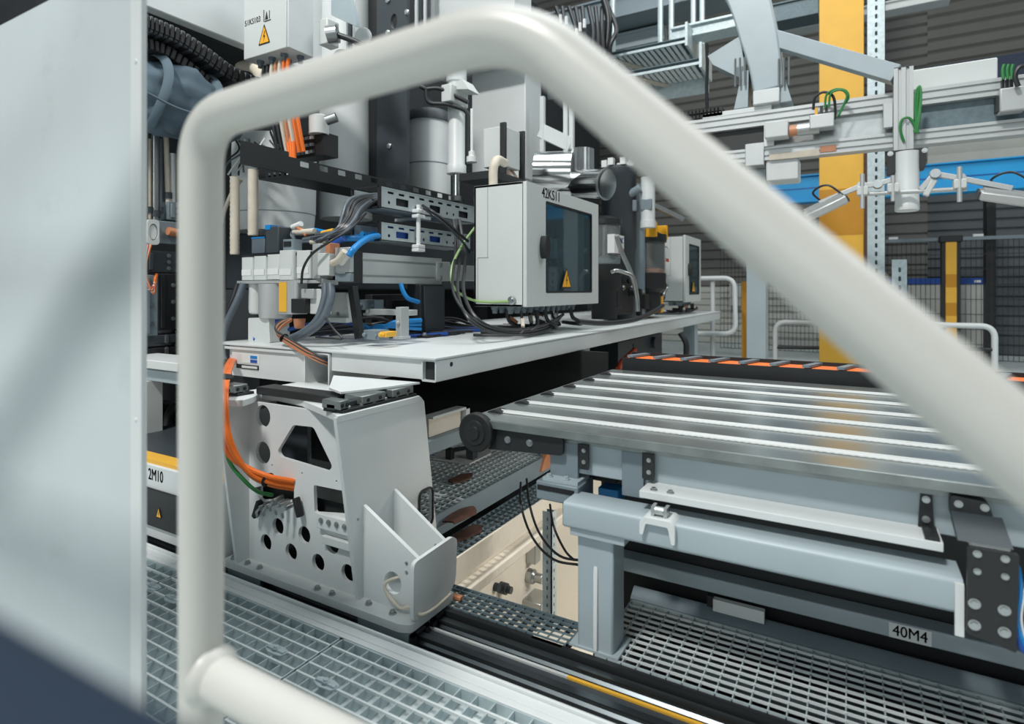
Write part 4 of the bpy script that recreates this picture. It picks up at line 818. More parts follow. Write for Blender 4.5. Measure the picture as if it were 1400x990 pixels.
# bright ducts
du = thing('exhaust_duct','bright polished sheet metal duct elbow above the large cabinet','duct',oD(790,260,3.9))
a = oD(780,252,3.95); b_ = oD(829,252,3.75); ax = (b_-a).normalized()
MB().cyl(a,b_,0.098,30,cap=True).build('spout','chrome',du); MB().lathe(b_-ax*0.01,[(0.102,0),(0.102,0.012),(0.096,0.013),(0.094,0.0135)],30,ax).build('rim','steel',du); MB().lathe(b_,[(0.09,0.0136),(0.09,0.0142)],26,ax).build('spout_mouth','chrome',du)
c0, c1 = oD(733,238,4.0), oD(783,238,3.95)
MB().cyl(c0,c1,0.150,30).build('main_pipe','chrome',du); MB().cyl(oD(772,255,3.98),oD(790,256,3.92),0.12,26,r2=0.10).build('collar','chrome',du)
v = oD(795,225,3.95); fl = MB()
fl.plate([(v.x+0.085*(1 if k%2 else 0.9)*math.cos(math.pi*k/20),v.y+0.085*(1 if k%2 else 0.9)*math.sin(math.pi*k/20)) for k in range(40)],'z',v.z-0.09,v.z+0.10); fl.build('fluted_sleeve','steel',du)
# white enclosure with black bracket
we = thing('terminal_enclosure','white enclosure box in a black bracket above the cabinet','enclosure',oD(706,240,3.2))
a, c = oD(686,234,3.25), oD(728,178,3.1); X0 = a.x; 
B((a.x-0.12,a.y,a.z+0.03),(a.x+0.02,a.y+0.17,a.z+0.25)).build('box','cab',we,bevel=0.004)
for yy in (-0.03,0.18): B((a.x+0.005,a.y+yy,a.z-0.03),(a.x+0.04,a.y+yy+0.018,a.z+0.26)).build('bracket_arm','black',we,bevel=0.002)
B((a.x-0.16,a.y-0.18,a.z-0.07),(a.x+0.06,a.y+0.22,a.z-0.03)).build('shelf','black',we)
for k in range(6): MB().cyl((a.x-0.02,a.y+0.02+k*0.026,a.z+0.03),(a.x+0.02,a.y+0.03+k*0.026,a.z-0.028),0.007,8).build('cable_tail',('label','copper','beige')[k%3],we)

q = oD(758,268,3.98); MB().cyl((q.x,q.y,ZD),(q.x,q.y,q.z+0.02),0.025,12).build('stand','steel',du)
# ================================================================== PRESS BODY BEHIND (upper left)
pb = thing('press_machine','dark press body filling the space behind the trays','machine',(-4.0,4.0,-0.2))
B((-5.6,1.7,-0.2),(-3.55,9.0,4.6)).build('dark_core','deep',pb); B((-3.55,5.6,-0.06),(-2.34,7.6,1.15)).build('rear_block','deep',pb)
B((-3.55,2.4,0.9),(-3.0,5.4,1.25)).build('cross_member','dark',pb,bevel=0.01)
ho = thing('upper_housing','large white machine housing along the top left edge','housing',(-3.2,2.8,2.2))
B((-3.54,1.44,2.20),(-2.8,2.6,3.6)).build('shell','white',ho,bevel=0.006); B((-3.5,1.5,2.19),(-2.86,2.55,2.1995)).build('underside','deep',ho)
# lettered junction box
jb = thing('switch_box','white lettered switch box with warning triangle, top left','switch box',(-2.5,1.98,2.06))
B((-2.664,1.9,2.06),(-2.345,2.06,2.42)).build('box','cab',jb,bevel=0.004); B((-2.344,1.905,2.062),(-2.335,2.055,2.42)).build('lid','white',jb,bevel=0.002)
p = oY(361,48,1.899); warn(jb,[(p.x-0.042,p.z-0.045),(p.x+0.045,p.z-0.045),(p.x+0.0015,p.z+0.055)],'y',(1.8995,1.898))
lw = oY(352,26,1.899); text('51KS103',0.040,(lw.x-0.038,1.8993,lw.z-0.004),'y',jb,'ink',0.85); q = oY(361,22,1.899); B((q.x-0.003,1.898,q.z-0.028),(q.x+0.001,1.8996,q.z+0.03)).build('tick_mark','ink',jb); B((q.x+0.005,1.898,q.z-0.03),(q.x+0.05,1.8996,q.z-0.026)).build('underline','ink',jb)
MB().plate([(q.x+0.008,q.z-0.02),(q.x+0.03,q.z-0.02),(q.x+0.019,q.z+0.018)],'y',1.898,1.8996).build('small_symbol','ink',jb); B((q.x+0.038,1.898,q.z-0.02),(q.x+0.042,1.8996,q.z+0.018)).build('small_symbol','ink',jb)
m = MB(); [m.lathe((-2.60+i*0.045,1.95+(i%2)*0.06,2.06),[(0.018,0),(0.018,-0.012),(0.012,-0.014),(0.012,-0.035)],10) for i in range(6)]; m.build('cable_glands','gcable',jb)
for i,mm in enumerate(('cable','cable','beige','copper','beige','orange','orange')):
    x = -2.57+i*0.030; cable([(x,1.95,2.03),(x+0.002,1.945,1.97),(x+0.02,1.96,1.88),(x+0.04,1.98,1.70),(x+0.05,2.0,1.58)],0.010,mm,'box_cable',jb)
# energy chain at top left
ch = thing('energy_chain','black articulated energy chain sloping under the white housing','cable chain',oX(270,80,-2.7))
path = spl([oX(x,y,-2.72) for x,y in ((170,30),(197,40),(232,55),(268,78),(305,104),(345,120),(385,128))],5)
for i in range(len(path)-1):
    a, b_ = path[i], path[i+1]; d = b_-a
    MB().bar(a+d*0.06,b_-d*0.06,0.16,0.075).build('chain_link','black' if i%2 else 'dark',ch,bevel=0.006)
    mid = (a+b_)/2; MB().bar(mid+Vector((0.081,-d.y*0.3,0.0-d.z*0.3)),mid+Vector((0.081,d.y*0.3,d.z*0.3)),0.008,0.045).build('link_plate','matte',ch)
low = spl([oX(x,y,-2.74) for x,y in ((185,62),(215,72),(245,92),(275,115),(300,132))],4)
for i in range(len(low)-1):
    a, b_ = low[i], low[i+1]; MB().bar(a,b_-(b_-a)*0.12,0.14,0.05).build('chain_link','matte',ch,bevel=0.005)
# slate canvas bag
bagc = oX(247,146,-2.78)
def bag(c, sx, sy, sz):
    b = MB(); nu, nv = 56, 32; rr = random.Random(4); vs = []
    for j in range(nv+1):
        ph = math.pi*j/nv
        for i in range(nu):
            th = 2*math.pi*i/nu
            def sp(a, e): return math.copysign(abs(a)**e, a)
            x = sp(math.sin(ph),0.7)*sp(math.cos(th),0.75); y = sp(math.sin(ph),0.7)*sp(math.sin(th),0.75); z = sp(math.cos(ph),0.75)
            f = 1+0.05*math.sin(5*th+2*z)+0.05*math.sin(9*y+3*z)+0.035*math.sin(14*y-6*z)+0.03*math.sin(11*z+4*y)
            vs.append((c.x+sx*x*f, c.y+sy*y*f, c.z+sz*z*f - 0.10*sy*y + 0.10*sz*math.cos(3.0*y)))
    fs = [(j*nu+i, j*nu+(i+1)%nu, (j+1)*nu+(i+1)%nu, (j+1)*nu+i) for j in range(nv) for i in range(nu)]
    b.add(vs, fs); return b
bg_ = thing('canvas_bag','slate blue canvas bag hanging left of the handrail bend','bag',bagc)
bag(bagc,0.15,0.27,0.155).build('bag_body','canvas',bg_)
for dy in (-0.16,0.08):
    pts = [(bagc.x+0.17*math.sin(a),bagc.y+dy+0.02*math.sin(2*a),bagc.z+0.175*math.cos(a)-0.10*dy+0.01) for a in [math.pi*k/10 for k in range(0,11)]]
    MB().tube(spl(pts,3),0.020,8,0.25).build('strap','strap',bg_,fix=False)
MB().tube(spl([(bagc.x+0.165,bagc.y-0.25,bagc.z-0.03),(bagc.x+0.185,bagc.y-0.1,bagc.z-0.07),(bagc.x+0.185,bagc.y+0.1,bagc.z-0.06),(bagc.x+0.16,bagc.y+0.22,bagc.z-0.03)]),0.006,6).build('seam_piping','strap',bg_)
# narrow slot between guard panel and handrail post
for i,(px_,m,r,y0_,y1_) in enumerate(((198,'steel',0.014,180,330),(203,'beige',0.012,190,300),(212,'steel',0.016,185,305),(227,'beige',0.012,185,280),(236,'white',0.013,210,300),(219,'gcable',0.010,190,300))):
    p0_, p1_ = oX(px_,y0_,-2.9), oX(px_+(3 if i==3 else 0),y1_,-2.9)
    o = MB().cyl(p0_,p1_,r,12).build('vertical_pipe',m,None,('thin steel pipe touching the guard panel edge','cream hose first right of the guard panel','bright steel pipe below the canvas bag','cream cable bent below the canvas bag','white pipe close to the handrail post','grey pipe between the two bright pipes below the bag')[i],'pipe')
    MB().lathe(p1_+Vector((0,0,0.03)),[(r*1.5,0),(r*1.5,0.03)],10).build('ferrule','dark',o)
fn = thing('small_fan','pale square bracket head with oval plate, left of the post','bracket',oX(207,335,-2.85))
a, c = oX(202,334,-2.85), oX(218,301,-2.85)
MB().plate(rrect(a.y,a.z,c.y,c.z,0.015),'x',-2.87,-2.85,[circ((a.y+c.y)/2,(a.z+c.z)/2,0.022,18,0.040)]).build('frame','cab',fn); MB().plate(circ((a.y+c.y)/2,(a.z+c.z)/2,0.018,18,0.034),'x',-2.865,-2.855).build('oval_plate','white',fn)
B((-2.96,c.y,a.z+0.01),(-2.87,c.y+0.10,c.z)).build('head_block','mid_grey',fn,bevel=0.003); MB().cyl((-2.85,c.y+0.04,a.z+0.07),(-2.85,c.y+0.20,a.z+0.05),0.02,12).build('nozzle','copper',fn)
for i,(x0,x1,y0_,y1_,m,l) in enumerate(((230,252,278,300,'mid_grey','grey plate with hole beside the post'),(200,250,345,372,'dark','dark valve block left of the handrail post'),(216,250,375,452,'black','black drilled column left of the post'),(195,216,376,460,'mid_grey','grey panel behind the red wires'),(192,250,456,472,'dark','dark stacked plates left of the post'),(192,250,473,488,'black','black guide rod bed left of the post'))):
    a, c = oX(x0,y1_,-2.88), oX(x1,y0_,-2.88); m_ = MB().box((-3.0,a.y,a.z),(-2.88,c.y,c.z)); m_.box((-2.88,a.y+0.01,a.z+0.01),(-2.87,a.y+0.03,c.z-0.01))
    o = m_.build(('drilled_plate','valve_block','drilled_column','heat_shield','plate_stack','rod_bed')[i],m,None,l,('plate','valve','column','panel','plates','bed')[i],bevel=0.003)
    mm = MB(); [mm.bolt((-2.88,a.y+(c.y-a.y)*0.6,a.z+(c.z-a.z)*q),(1,0,0),0.007,0.006) for q in (0.2,0.5,0.8)]; mm.build('bolts','steel',o)
rw = thing('red_wires','red and white wires looping left of the handrail post','wire',oX(203,380,-2.84))
for i,(m,dx) in enumerate((('red',0),('red',3),('orange',6),('label',1),('beige',5))):
    cable([oX(200+dx,335,-2.85),oX(196+dx*0.5,355+dx,-2.83),oX(194+dx,380,-2.83),oX(204+dx,395+dx,-2.83),oX(212,388-dx,-2.83),oX(214,375,-2.86)],0.006,m,'wire',rw)
hose('white cable dropping behind the red wires',((196,390,1.9),(193,410,1.9),(196,432,1.88),(200,455,1.9)),0.006,'label',name='white_cable',cat='cable')
wb = thing('side_beam','white stepped beam between guard panel and handrail post','beam',(-2.7,1.6,0.55))
B((-3.1,1.45,oY(220,523,1.45).z),(-2.42,1.60,oY(220,507,1.45).z)).build('lower_step','blue_grey',wb,bevel=0.004); B((-3.1,1.42,oY(220,507,1.42).z+0.002),(-2.42,1.60,oY(220,494,1.42).z)).build('upper_step','white',wb,bevel=0.004)
B((-3.1,1.43,oY(220,507,1.42).z-0.30),(oY(200,560,1.43).x,1.5,oY(220,523,1.45).z)).build('post','white',wb)
for x0,x1,y0_,y1_,m,nm,l,Y in ((208,225,552,590,'black','hydraulic_valve','black hydraulic valve with bolts under the stepped beam',1.62),(211,224,590,600,'copper','brass_fitting','brass fitting below the hydraulic valve',1.60),(213,222,600,625,'label','white_plug','white plug below the brass fitting',1.6)):
    a, c = oY(x0,y1_,Y), oY(x1,y0_,Y); m_ = MB().box((a.x,Y,a.z),(c.x,Y+0.06,c.z)).box((a.x+0.01,Y-0.012,a.z+0.006),(c.x-0.01,Y,c.z-0.006)); o = m_.build(nm,m,None,l,'valve' if nm[0]=='h' else 'fitting',bevel=0.003)
    mm = MB(); [mm.bolt((a.x+(c.x-a.x)*u,Y-0.012,a.z+(c.z-a.z)*v),(0,-1,0),0.004,0.004) for u in (.3,.7) for v in (.25,.75)]; mm.build('bolts','steel',o)
hose('thick black elbow hose under the stepped beam',((250,552,1.62),(240,556,1.62),(233,568,1.62),(231,590,1.62),(231,632,1.62)),0.026,'cable',n=14)
B((-3.3,1.72,0.0),(-2.3,1.8,0.9)).build('rear_bulkhead','deep',None,'dark bulkhead behind the hydraulic valve','bulkhead')
# tall white drum behind the regulators
dr = thing('white_drum','white drum shell with seam behind the regulators','drum',oD(378,318,3.3))
p = oD(376,318,3.35); r = 0.225
MB().lathe(p,[(r*0.93,0),(r*0.97,0.10),(r*0.975,0.105),(r*0.98,0.11),(r,0.40),(r*0.99,0.52)],36).build('shell','white',dr); MB().lathe(p+Vector((0,0,0.098)),[(r*0.974,0),(r*0.978,0.004)],36).build('seam','mid_grey',dr)
for px_,y0_,y1_,r,l in ((348,232,322,0.026,'beige corrugated hose in front of the white drum'),(323,242,348,0.024,'beige corrugated hose left of the white drum'),(650,200,206,0.01,None)):
    if not l: continue
    p0_, p1_ = oD(px_,y0_,2.95), oD(px_-2,y1_,2.95); prof_ = []; n = 34; L = p0_.z-p1_.z
    for k in range(n): prof_.append((r*(1.0 if k%2 else 0.9), L*k/(n-1)))
    MB().lathe(p1_,prof_,14).build('corrugated_hose','beige',None,l,'hose')
hose('cream hose arching under the energy chain',((318,82,2.2),(330,88,2.15),(345,92,2.1),(356,104,2.05),(360,125,2.05)),0.03,'beige',n=14,name='corrugated_hose')
hose('red cored cream cable left of the corrugated hose',((330,245,1.9),(318,262,1.88),(308,285,1.86),(302,305,1.86)),0.010,'beige',name='sheathed_cable',cat='cable')
hose('black cable behind the orange pair',((372,180,2.0),(380,200,2.0),(392,222,1.98),(402,240,2.0)),0.014,'cable',name='black_cable',cat='cable')
oc = thing('orange_pair','two orange cables hanging below the handrail top bar','cable',oX(397,200,-2.3))
for k in range(3): cable([oY(392+k*4,165,2.02),oY(393+k*4,185,2.0),oY(396+k*3,210,1.98),oY(398+k*3,232,1.98)],0.011,'orange','cable',oc)
# long black cable duct
XK = -2.1
bd = thing('black_cable_duct','long black slotted cable duct above the trays','cable duct',oX(520,240,XK))
ya, yb = oX(395,215,XK).y, oX(655,280,XK).y; zt, zb_ = oX(395,214,XK).z, oX(395,240,XK).z
hs = []; y = ya+0.06
while y < yb-0.08: hs.append(rrect(y,zb_+0.05,y+0.05,zb_+0.075,0.004,2)); y += 0.11
MB().plate([(ya,zb_),(yb,zb_),(yb,zt),(ya,zt)],'x',XK-0.004,XK,hs).build('front_wall','black',bd); B((XK-0.20,ya,zb_),(XK-0.004,yb,zb_+0.004)).build('floor_plate','black',bd); B((XK-0.20,ya,zb_),(XK-0.196,yb,zt)).build('rear_wall','black',bd)
for i in range(5): MB().cyl((XK-0.17+i*0.035,ya+0.02,zb_+0.02),(XK-0.17+i*0.035,yb,zb_+0.02),0.013,8).build('cable_inside','label' if i==4 else 'cable',bd)
B((XK-0.02,ya-0.22,zb_+0.01),(XK,ya,zt+0.02)).build('side_extension','black',bd)
for i in range(9):
    x0_ = 320+i*7; hose(('first','second','third','fourth','fifth','sixth','seventh','eighth','ninth')[i]+' wire from the left in the tangle below the handrail bend',((x0_,190+rnd.uniform(-6,6),2.0),(x0_+rnd.uniform(-12,12),205,1.97),(x0_-14+rnd.uniform(-8,8),222,1.95),(x0_-22,238+rnd.uniform(-4,6),1.97)),0.005,('cable','gcable','label','steel')[i%4],name='tangled_wire',cat='wire',n=6)
rk = thing('relay_rack','black relay rack with rows of terminals under the white column','rack',oY(422,215,2.1))
a, c = oY(400,218,2.1), oY(442,180,2.1)
B((a.x,2.1,a.z),(c.x,2.2,c.z)).build('rack_frame','matte',rk)
for i in range(5):
    for j in range(3): B((a.x+0.012+i*0.032,2.09,a.z+0.015+j*0.036),(a.x+0.034+i*0.032,2.0999,a.z+0.030+j*0.036)).build('terminal','mid_grey' if (i+j)%3 else 'label',rk)
# white columns and panels of the press
def col(label, px0, px1, ytop, ybot, D, m='white', name='column_shroud', flat=0.7):
    a, c = oD(px0,ybot,D), oD(px1,ytop,D); ctr = (a+c)/2; r = (px1-px0)/2/FPX*D; t = thing(name,label,'column',(ctr.x,ctr.y,a.z))
    MB().lathe((ctr.x,ctr.y,a.z),[(r,0),(r*1.0,(c.z-a.z)*0.3),(r*0.97,c.z-a.z)],32).build('shell',m,t)
    MB().lathe((ctr.x,ctr.y,a.z+(c.z-a.z)*0.5),[(r*1.002,0),(r*1.004,0.006)],32).build('seam','mid_grey',t)
    return t, ctr, r, a.z, c.z
t_, ctr, r, z0, z1 = col('tall rounded white press column above the black duct',438,508,-40,300,3.7)
MB().box((ctr.x-r*1.25,ctr.y-r*0.9,z0+1.1),(ctr.x-r*0.6,ctr.y+r*0.2,z0+1.22)).build('collar_block','cab',t_,bevel=0.006)
t_, ctr, r, z0, z1 = col('short rounded white shroud with dark rim, beside the chrome rod',556,616,165,290,3.9)
MB().lathe((ctr.x,ctr.y,z1),[(r*1.04,-0.02),(r*1.04,0.02),(r*0.9,0.05)],32).build('dark_rim','dark',t_)
hk = thing('bolted_beam','dark vertical beam with bolts and oval hole between white columns','beam',oD(535,240,3.6))
a, c = oD(506,290,3.65), oD(560,-40,3.55); 
yq = a.y; B((a.x-0.05,yq,a.z),(a.x+0.16,yq+0.12,c.z)).build('beam','black',hk,bevel=0.004)
q0, q1 = oY(519,290,yq-0.001).x, oY(560,290,yq-0.001).x
ov = oY(542,31,yq-0.002); MB().plate([(q0,a.z),(q1,a.z),(q1,c.z),(q0,c.z)],'y',yq-0.025,yq-0.001,[circ(ov.x,ov.z,0.026,20,0.045)]).build('face_plate','dark',hk)
b = MB(); [b.lathe((lambda v:(v.x,yq-0.025,v.z))(oY(x,y,yq-0.025)),[(0.016,0),(0.016,0.010),(0.010,0.014)],14,(0,-1,0)) for x,y in ((531,1),(557,17),(531,45),(533,200))]; b.build('bolts','steel',hk)
wpn = thing('press_cover','broad white panel behind the bend of the handrail','panel',oD(640,100,4.3))
a, c = oD(584,100,4.4), oD(735,-60,4.2); B((a.x,a.y,a.z),(a.x+0.75,a.y+0.25,c.z)).build('panel','white',wpn,bevel=0.006); B((a.x+0.05,a.y-0.01,a.z+0.02),(a.x+0.7,a.y-0.0005,a.z+0.03)).build('fold_line','cab',wpn)
a2 = oD(640,250,4.4); B((a2.x+0.0,a2.y+0.05,a2.z),(a2.x+0.46,a2.y+0.3,oD(640,92,4.4).z)).build('lower_panel','white',wpn,bevel=0.006)
for i,px_ in enumerate((567,573,579,584)): B(oD(px_,40,4.2),oD(px_,-50,4.2)+Vector((0.018,0.02,0))).build('panel_strip','white' if i%2==0 else 'dark',wpn)
cr = thing('chrome_cylinder','white cylinder with bright rod in front of the lower panel','cylinder',oD(624,268,3.6))
p = oD(624,268,3.6); rr = 0.052
MB().lathe((p.x,p.y,oD(624,238,3.6).z),[(rr*1.15,0),(rr*1.15,0.05),(rr,0.06),(rr,0.55),(rr*1.2,0.56),(rr*1.2,0.64)],22).build('barrel','white',cr); MB().cyl(p,(p.x,p.y,p.z+0.16),0.020,14).build('rod','chrome',cr); MB().lathe(p,[(0.03,-0.03),(0.03,0.0)],6).build('nut','steel',cr)
MB().tube(fil([oD(575,118,3.5),oD(582,122,3.5),oD(600,120,3.5),oD(640,140,3.5)],0.04),0.013,10).build('black_pipe','cable',cr,fix=False)
MB().tube(fil([oD(583,118,3.5),oD(583,142,3.5),oD(612,142,3.5),oD(641,152,3.5),oD(641,225,3.5)],0.05),0.013,10).build('black_pipe','cable',cr,fix=False)
B(oD(603,140,3.5),oD(630,120,3.55)+Vector((0,0.08,0))).build('valve_head','cab',cr,bevel=0.006)
MB().plate([(oD(600,120,3.5).x,oD(600,118,3.5).z),(oD(645,120,3.5).x,oD(640,124,3.5).z),(oD(632,120,3.5).x,oD(630,108,3.5).z)],'y',oD(620,120,3.5).y+0.02,oD(620,120,3.5).y+0.14).build('bracket_wedge','cab',cr)
p = oD(645,222,3.3); MB().lathe((p.x,p.y,p.z),[(0.03,0),(0.03,0.03),(0.018,0.035),(0.018,0.06),(0.008,0.065),(0.008,0.30)],14).build('gland','label',cr)
# fittings at top centre left
ft = thing('hydraulic_fitting','white hydraulic valve with black pipes right of the switch box','valve',oD(445,60,3.0))
a = oD(436,62,3.0); B((a.x,a.y,a.z),(a.x+0.06,a.y+0.08,a.z+0.13)).build('valve_body','cab',ft,bevel=0.006); MB().cyl(oD(448,48,2.95),oD(462,46,2.95),0.045,18).build('cap','steel',ft)
MB().tube(fil([oD(462,48,2.95),oD(480,54,2.95),oD(510,68,2.95)],0.04),0.015,10).build('black_pipe','cable',ft,fix=False); MB().tube(fil([oD(458,90,2.95),oD(460,70,2.95),oD(482,74,2.95)],0.05),0.015,10).build('black_pipe','cable',ft,fix=False)
MB().plate([(a.x-0.02,a.z+0.20),(a.x+0.16,a.z+0.10),(a.x+0.16,a.z+0.13),(a.x+0.06,a.z+0.40),(a.x-0.02,a.z+0.40)],'y',a.y+0.10,a.y+0.13).build('bracket','blue_grey',ft)
for i,px_ in enumerate((470,476,482)): B(oD(px_,85,3.3),oD(px_,-40,3.3)+Vector((0.018,0.02,0))).build('strip','white' if i!=1 else 'dark',ft)
MB().lathe(oD(498,50,3.3),[(0.045,0),(0.045,0.02),(0.02,0.022)],18,(0.4,-0.9,0)).build('round_boss','white',ft)
p = oD(436,168,3.0); MB().lathe((p.x,p.y,p.z-0.06),[(0.05,0),(0.05,0.09),(0.03,0.1)],16).build('lower_cap','cab',ft); MB().cyl(oD(446,165,2.95),oD(460,160,2.95),0.025,12).build('screw','steel',ft)
# ================================================================== GANTRY AND HALL (right)
YG = 4.2
def gx(px, y=YG): return oY(px,200,y).x
def gz(px, py, y=YG): return oY(px,py,y).z
ga = thing('gantry','aluminium profile gantry with two grooved rails across the upper right','gantry',(0,YG,1.7))
def profx(y0, y1, z0, z1, gs, g=0.007, dp=0.012):
    pts = [(y0,z0)]
    for z in reversed(gs): pass
    pts = [(y1,z0),(y1,z1),(y0,z1)]
    for z in sorted(gs, reverse=True): pts += [(y0,z+g),(y0+dp,z+g),(y0+dp,z-g),(y0,z-g)]
    return pts + [(y0,z0)]
zu1, zu0, zl1, zl0 = gz(1223,126), gz(1223,148), gz(1223,181), gz(1223,201)
XG0, XG1 = gx(925), 1.9
for nm,z0,z1 in (('upper_rail',zu0,zu1),('lower_rail',zl0,zl1)):
    MB().plate(profx(YG,YG+0.10,z0,z1,(z0+(z1-z0)*0.28,z0+(z1-z0)*0.72)),'x',XG0,XG1).build(nm,'alu',ga)
B((gx(1040),YG+0.05,zl1),(gx(1222),YG+0.07,zu0)).build('web_plate','steel',ga); B((gx(1249),YG+0.05,zl1),(XG1,YG+0.07,zu0)).build('web_plate','dgalv',ga)
B((gx(930),YG+0.045,zl1),(gx(1048),YG+0.06,zu0)).build('dark_slot','black',ga)
b = MB(); [b.box((gx(x),YG-0.02,zu1-0.27 if 0 else zl1),(gx(x)+0.06,YG+0.0,zu0)) for x in (1045,)]; b.build('joint_plate','white',ga)
MB().box((gx(1019),YG-0.012,zl0-0.03),(gx(1045),YG+0.12,zl1+0.03)).build('clamp_plate','alu',ga,bevel=0.004)
B((gx(1052),YG-0.006,zl0-0.005),(gx(1120),YG+0.0,zl0+0.035)).build('brush_strip','beige',ga); B((gx(1121),YG-0.008,zl0+0.012),(gx(1143),YG,zl0+0.05)).build('wooden_block','copper',ga)
MB().box((gx(1248),YG+0.11,zu1-0.02),(gx(1370),YG+0.125,zu1+0.15)).build('cover_plate','cab',ga,bevel=0.01)
MB().box((gx(960),YG+0.0,zu1+0.0),(gx(1055),YG+0.16,zu1+0.035)).build('slide_plate','white',ga,bevel=0.005)
vp = thing('vertical_profile','upright aluminium profile crossing the gantry, holding the sensor tube','post',(gx(1235),YG-0.12,1.5))
x0, x1 = gx(1222,YG-0.12), gx(1249,YG-0.12); zt, zb_ = gz(1235,92,YG-0.12), gz(1235,207,YG-0.12); ww = x1-x0
pts = [(x0,YG-0.12)]
for f in (0.3,0.7): pts += [(x0+ww*f-0.008,YG-0.12),(x0+ww*f-0.008,YG-0.105),(x0+ww*f+0.008,YG-0.105),(x0+ww*f+0.008,YG-0.12)]
MB().plate(pts+[(x1,YG-0.12),(x1,YG-0.01),(x0,YG-0.01)],'z',zb_,zt).build('profile','alu',vp); B((x0+0.002,YG-0.118,zt),(x1-0.002,YG-0.012,zt+0.006)).build('end_cap','dark',vp)
B((x0-0.05,YG-0.06,zl1+0.02),(x0-0.001,YG-0.02,zu0+0.02)).build('corner_plate','alu',vp,bevel=0.003)
st = thing('sensor_tube','white cylindrical camera tube hanging from a black clamp','sensor',(gx(1240),YG-0.2,1.3))
Ys = YG-0.22; cxs = oY(1240,250,Ys); rr = 0.058
MB().lathe((cxs.x,Ys,oY(1240,289,Ys).z),[(rr*0.9,0),(rr*1.02,0.006),(rr*1.02,0.035),(rr,0.038),(rr,oY(1240,208,Ys).z-oY(1240,289,Ys).z)],28).build('tube','white',st)
MB().plate(rpoly([(cxs.x-0.095,oY(1240,236,Ys).z),(cxs.x-0.055,oY(1240,236,Ys).z),(cxs.x-0.055,oY(1240,213,Ys).z),(cxs.x+0.055,oY(1240,213,Ys).z),(cxs.x+0.055,oY(1240,232,Ys).z),(cxs.x+0.085,oY(1240,232,Ys).z),(cxs.x+0.09,oY(1240,205,Ys).z),(cxs.x-0.09,oY(1240,205,Ys).z)],0.008),'y',Ys-0.02,Ys+0.09).build('clamp','black',st)
b = MB(); [b.bolt((cxs.x+s*0.08,Ys-0.02,oY(1240,209,Ys).z),(0,-1,0),0.010,0.010) for s in (-1,1)]; b.build('clamp_screws','steel',st)
def lamp(label, arm, head, tilt, grp='clamped work lamps'):
    t = thing('work_lamp',label,'lamp',head,grp); head = Vector(head); R = Matrix.Rotation(tilt,3,'Y') @ Matrix.Rotation(0.3,3,'X')
    for p, q in zip(arm[:-1], arm[1:]): MB().bar(p,q,0.024,0.028).build('arm','alu',t,bevel=0.003)
    for p in arm[1:-1]: MB().cyl(Vector(p)-Vector((0,0.03,0)),Vector(p)+Vector((0,0.03,0)),0.024,14).build('joint','steel',t)
    def tr(b):
        b.v = [head + R @ v for v in b.v]; return b
    L, W_, H = 0.115, 0.07, 0.030
    h = tr(MB().box((-L,-W_,-H),(L,W_,H*0.4))).build('head','alu',t,bevel=0.006)
    for k in range(6): tr(MB().box((-L*0.9,-W_+0.012+k*0.022,H*0.4),(L*0.9,-W_+0.020+k*0.022,H*0.9))).build('cooling_fin','alu',h)
    tr(MB().box((-L*0.92,-W_*0.85,-H-0.003),(L*0.92,W_*0.85,-H-0.0002))).build('lens','label',h); tr(MB().box((-L-0.008,-W_*0.9,-H*0.9),(-L,W_*0.9,H*0.3))).build('end_cap','dark',h); tr(MB().box((L,-W_*0.9,-H*0.9),(L+0.008,W_*0.9,H*0.3))).build('end_cap','dark',h)
    cable([head+R@Vector((0,W_,0.02)),head+Vector((-0.06,0.03,0.09)),head+Vector((0.02,0.0,0.12)),head+Vector((0.12,0.0,0.03)),head+R@Vector((L,0,0))],0.006,'cable','cable',t)
    return t
s_ = Ys-0.10
lamp('work lamp on a jointed arm in front of the yellow column',[oY(1222,245,s_),oY(1200,252,s_),oY(1178,254,s_),oY(1120,278,s_)],oY(1127,282,s_-0.02),-0.45)
lamp('work lamp on a jointed arm at the far right edge',[oY(1258,260,s_),oY(1278,238,s_),oY(1312,244,s_),oY(1384,258,s_)],oY(1377,268,s_-0.02),0.25)
rdx = thing('cross_rods','clamped cross rods around the sensor tube','clamp rods',oY(1240,262,s_))
MB().cyl(oY(1172,266,s_),oY(1322,258,s_),0.012,12).build('long_rod','alu',rdx)
for px_,y0_,y1_ in ((1179,238,285),(1312,228,276),(1221,240,275)):
    MB().cyl(oY(px_,y0_,s_-0.03),oY(px_,y1_,s_-0.03),0.012,12).build('short_rod','alu',rdx); q = oY(px_,(y0_+y1_)/2,s_-0.01); B((q.x-0.028,q.y-0.03,q.z-0.025),(q.x+0.028,q.y+0.03,q.z+0.025)).build('clamp','cab',rdx,bevel=0.005)
q = oY(1268,262,s_); MB().bar(oY(1265,268,s_),oY(1278,245,s_),0.03,0.03).build('clamp','cab',rdx,bevel=0.006)
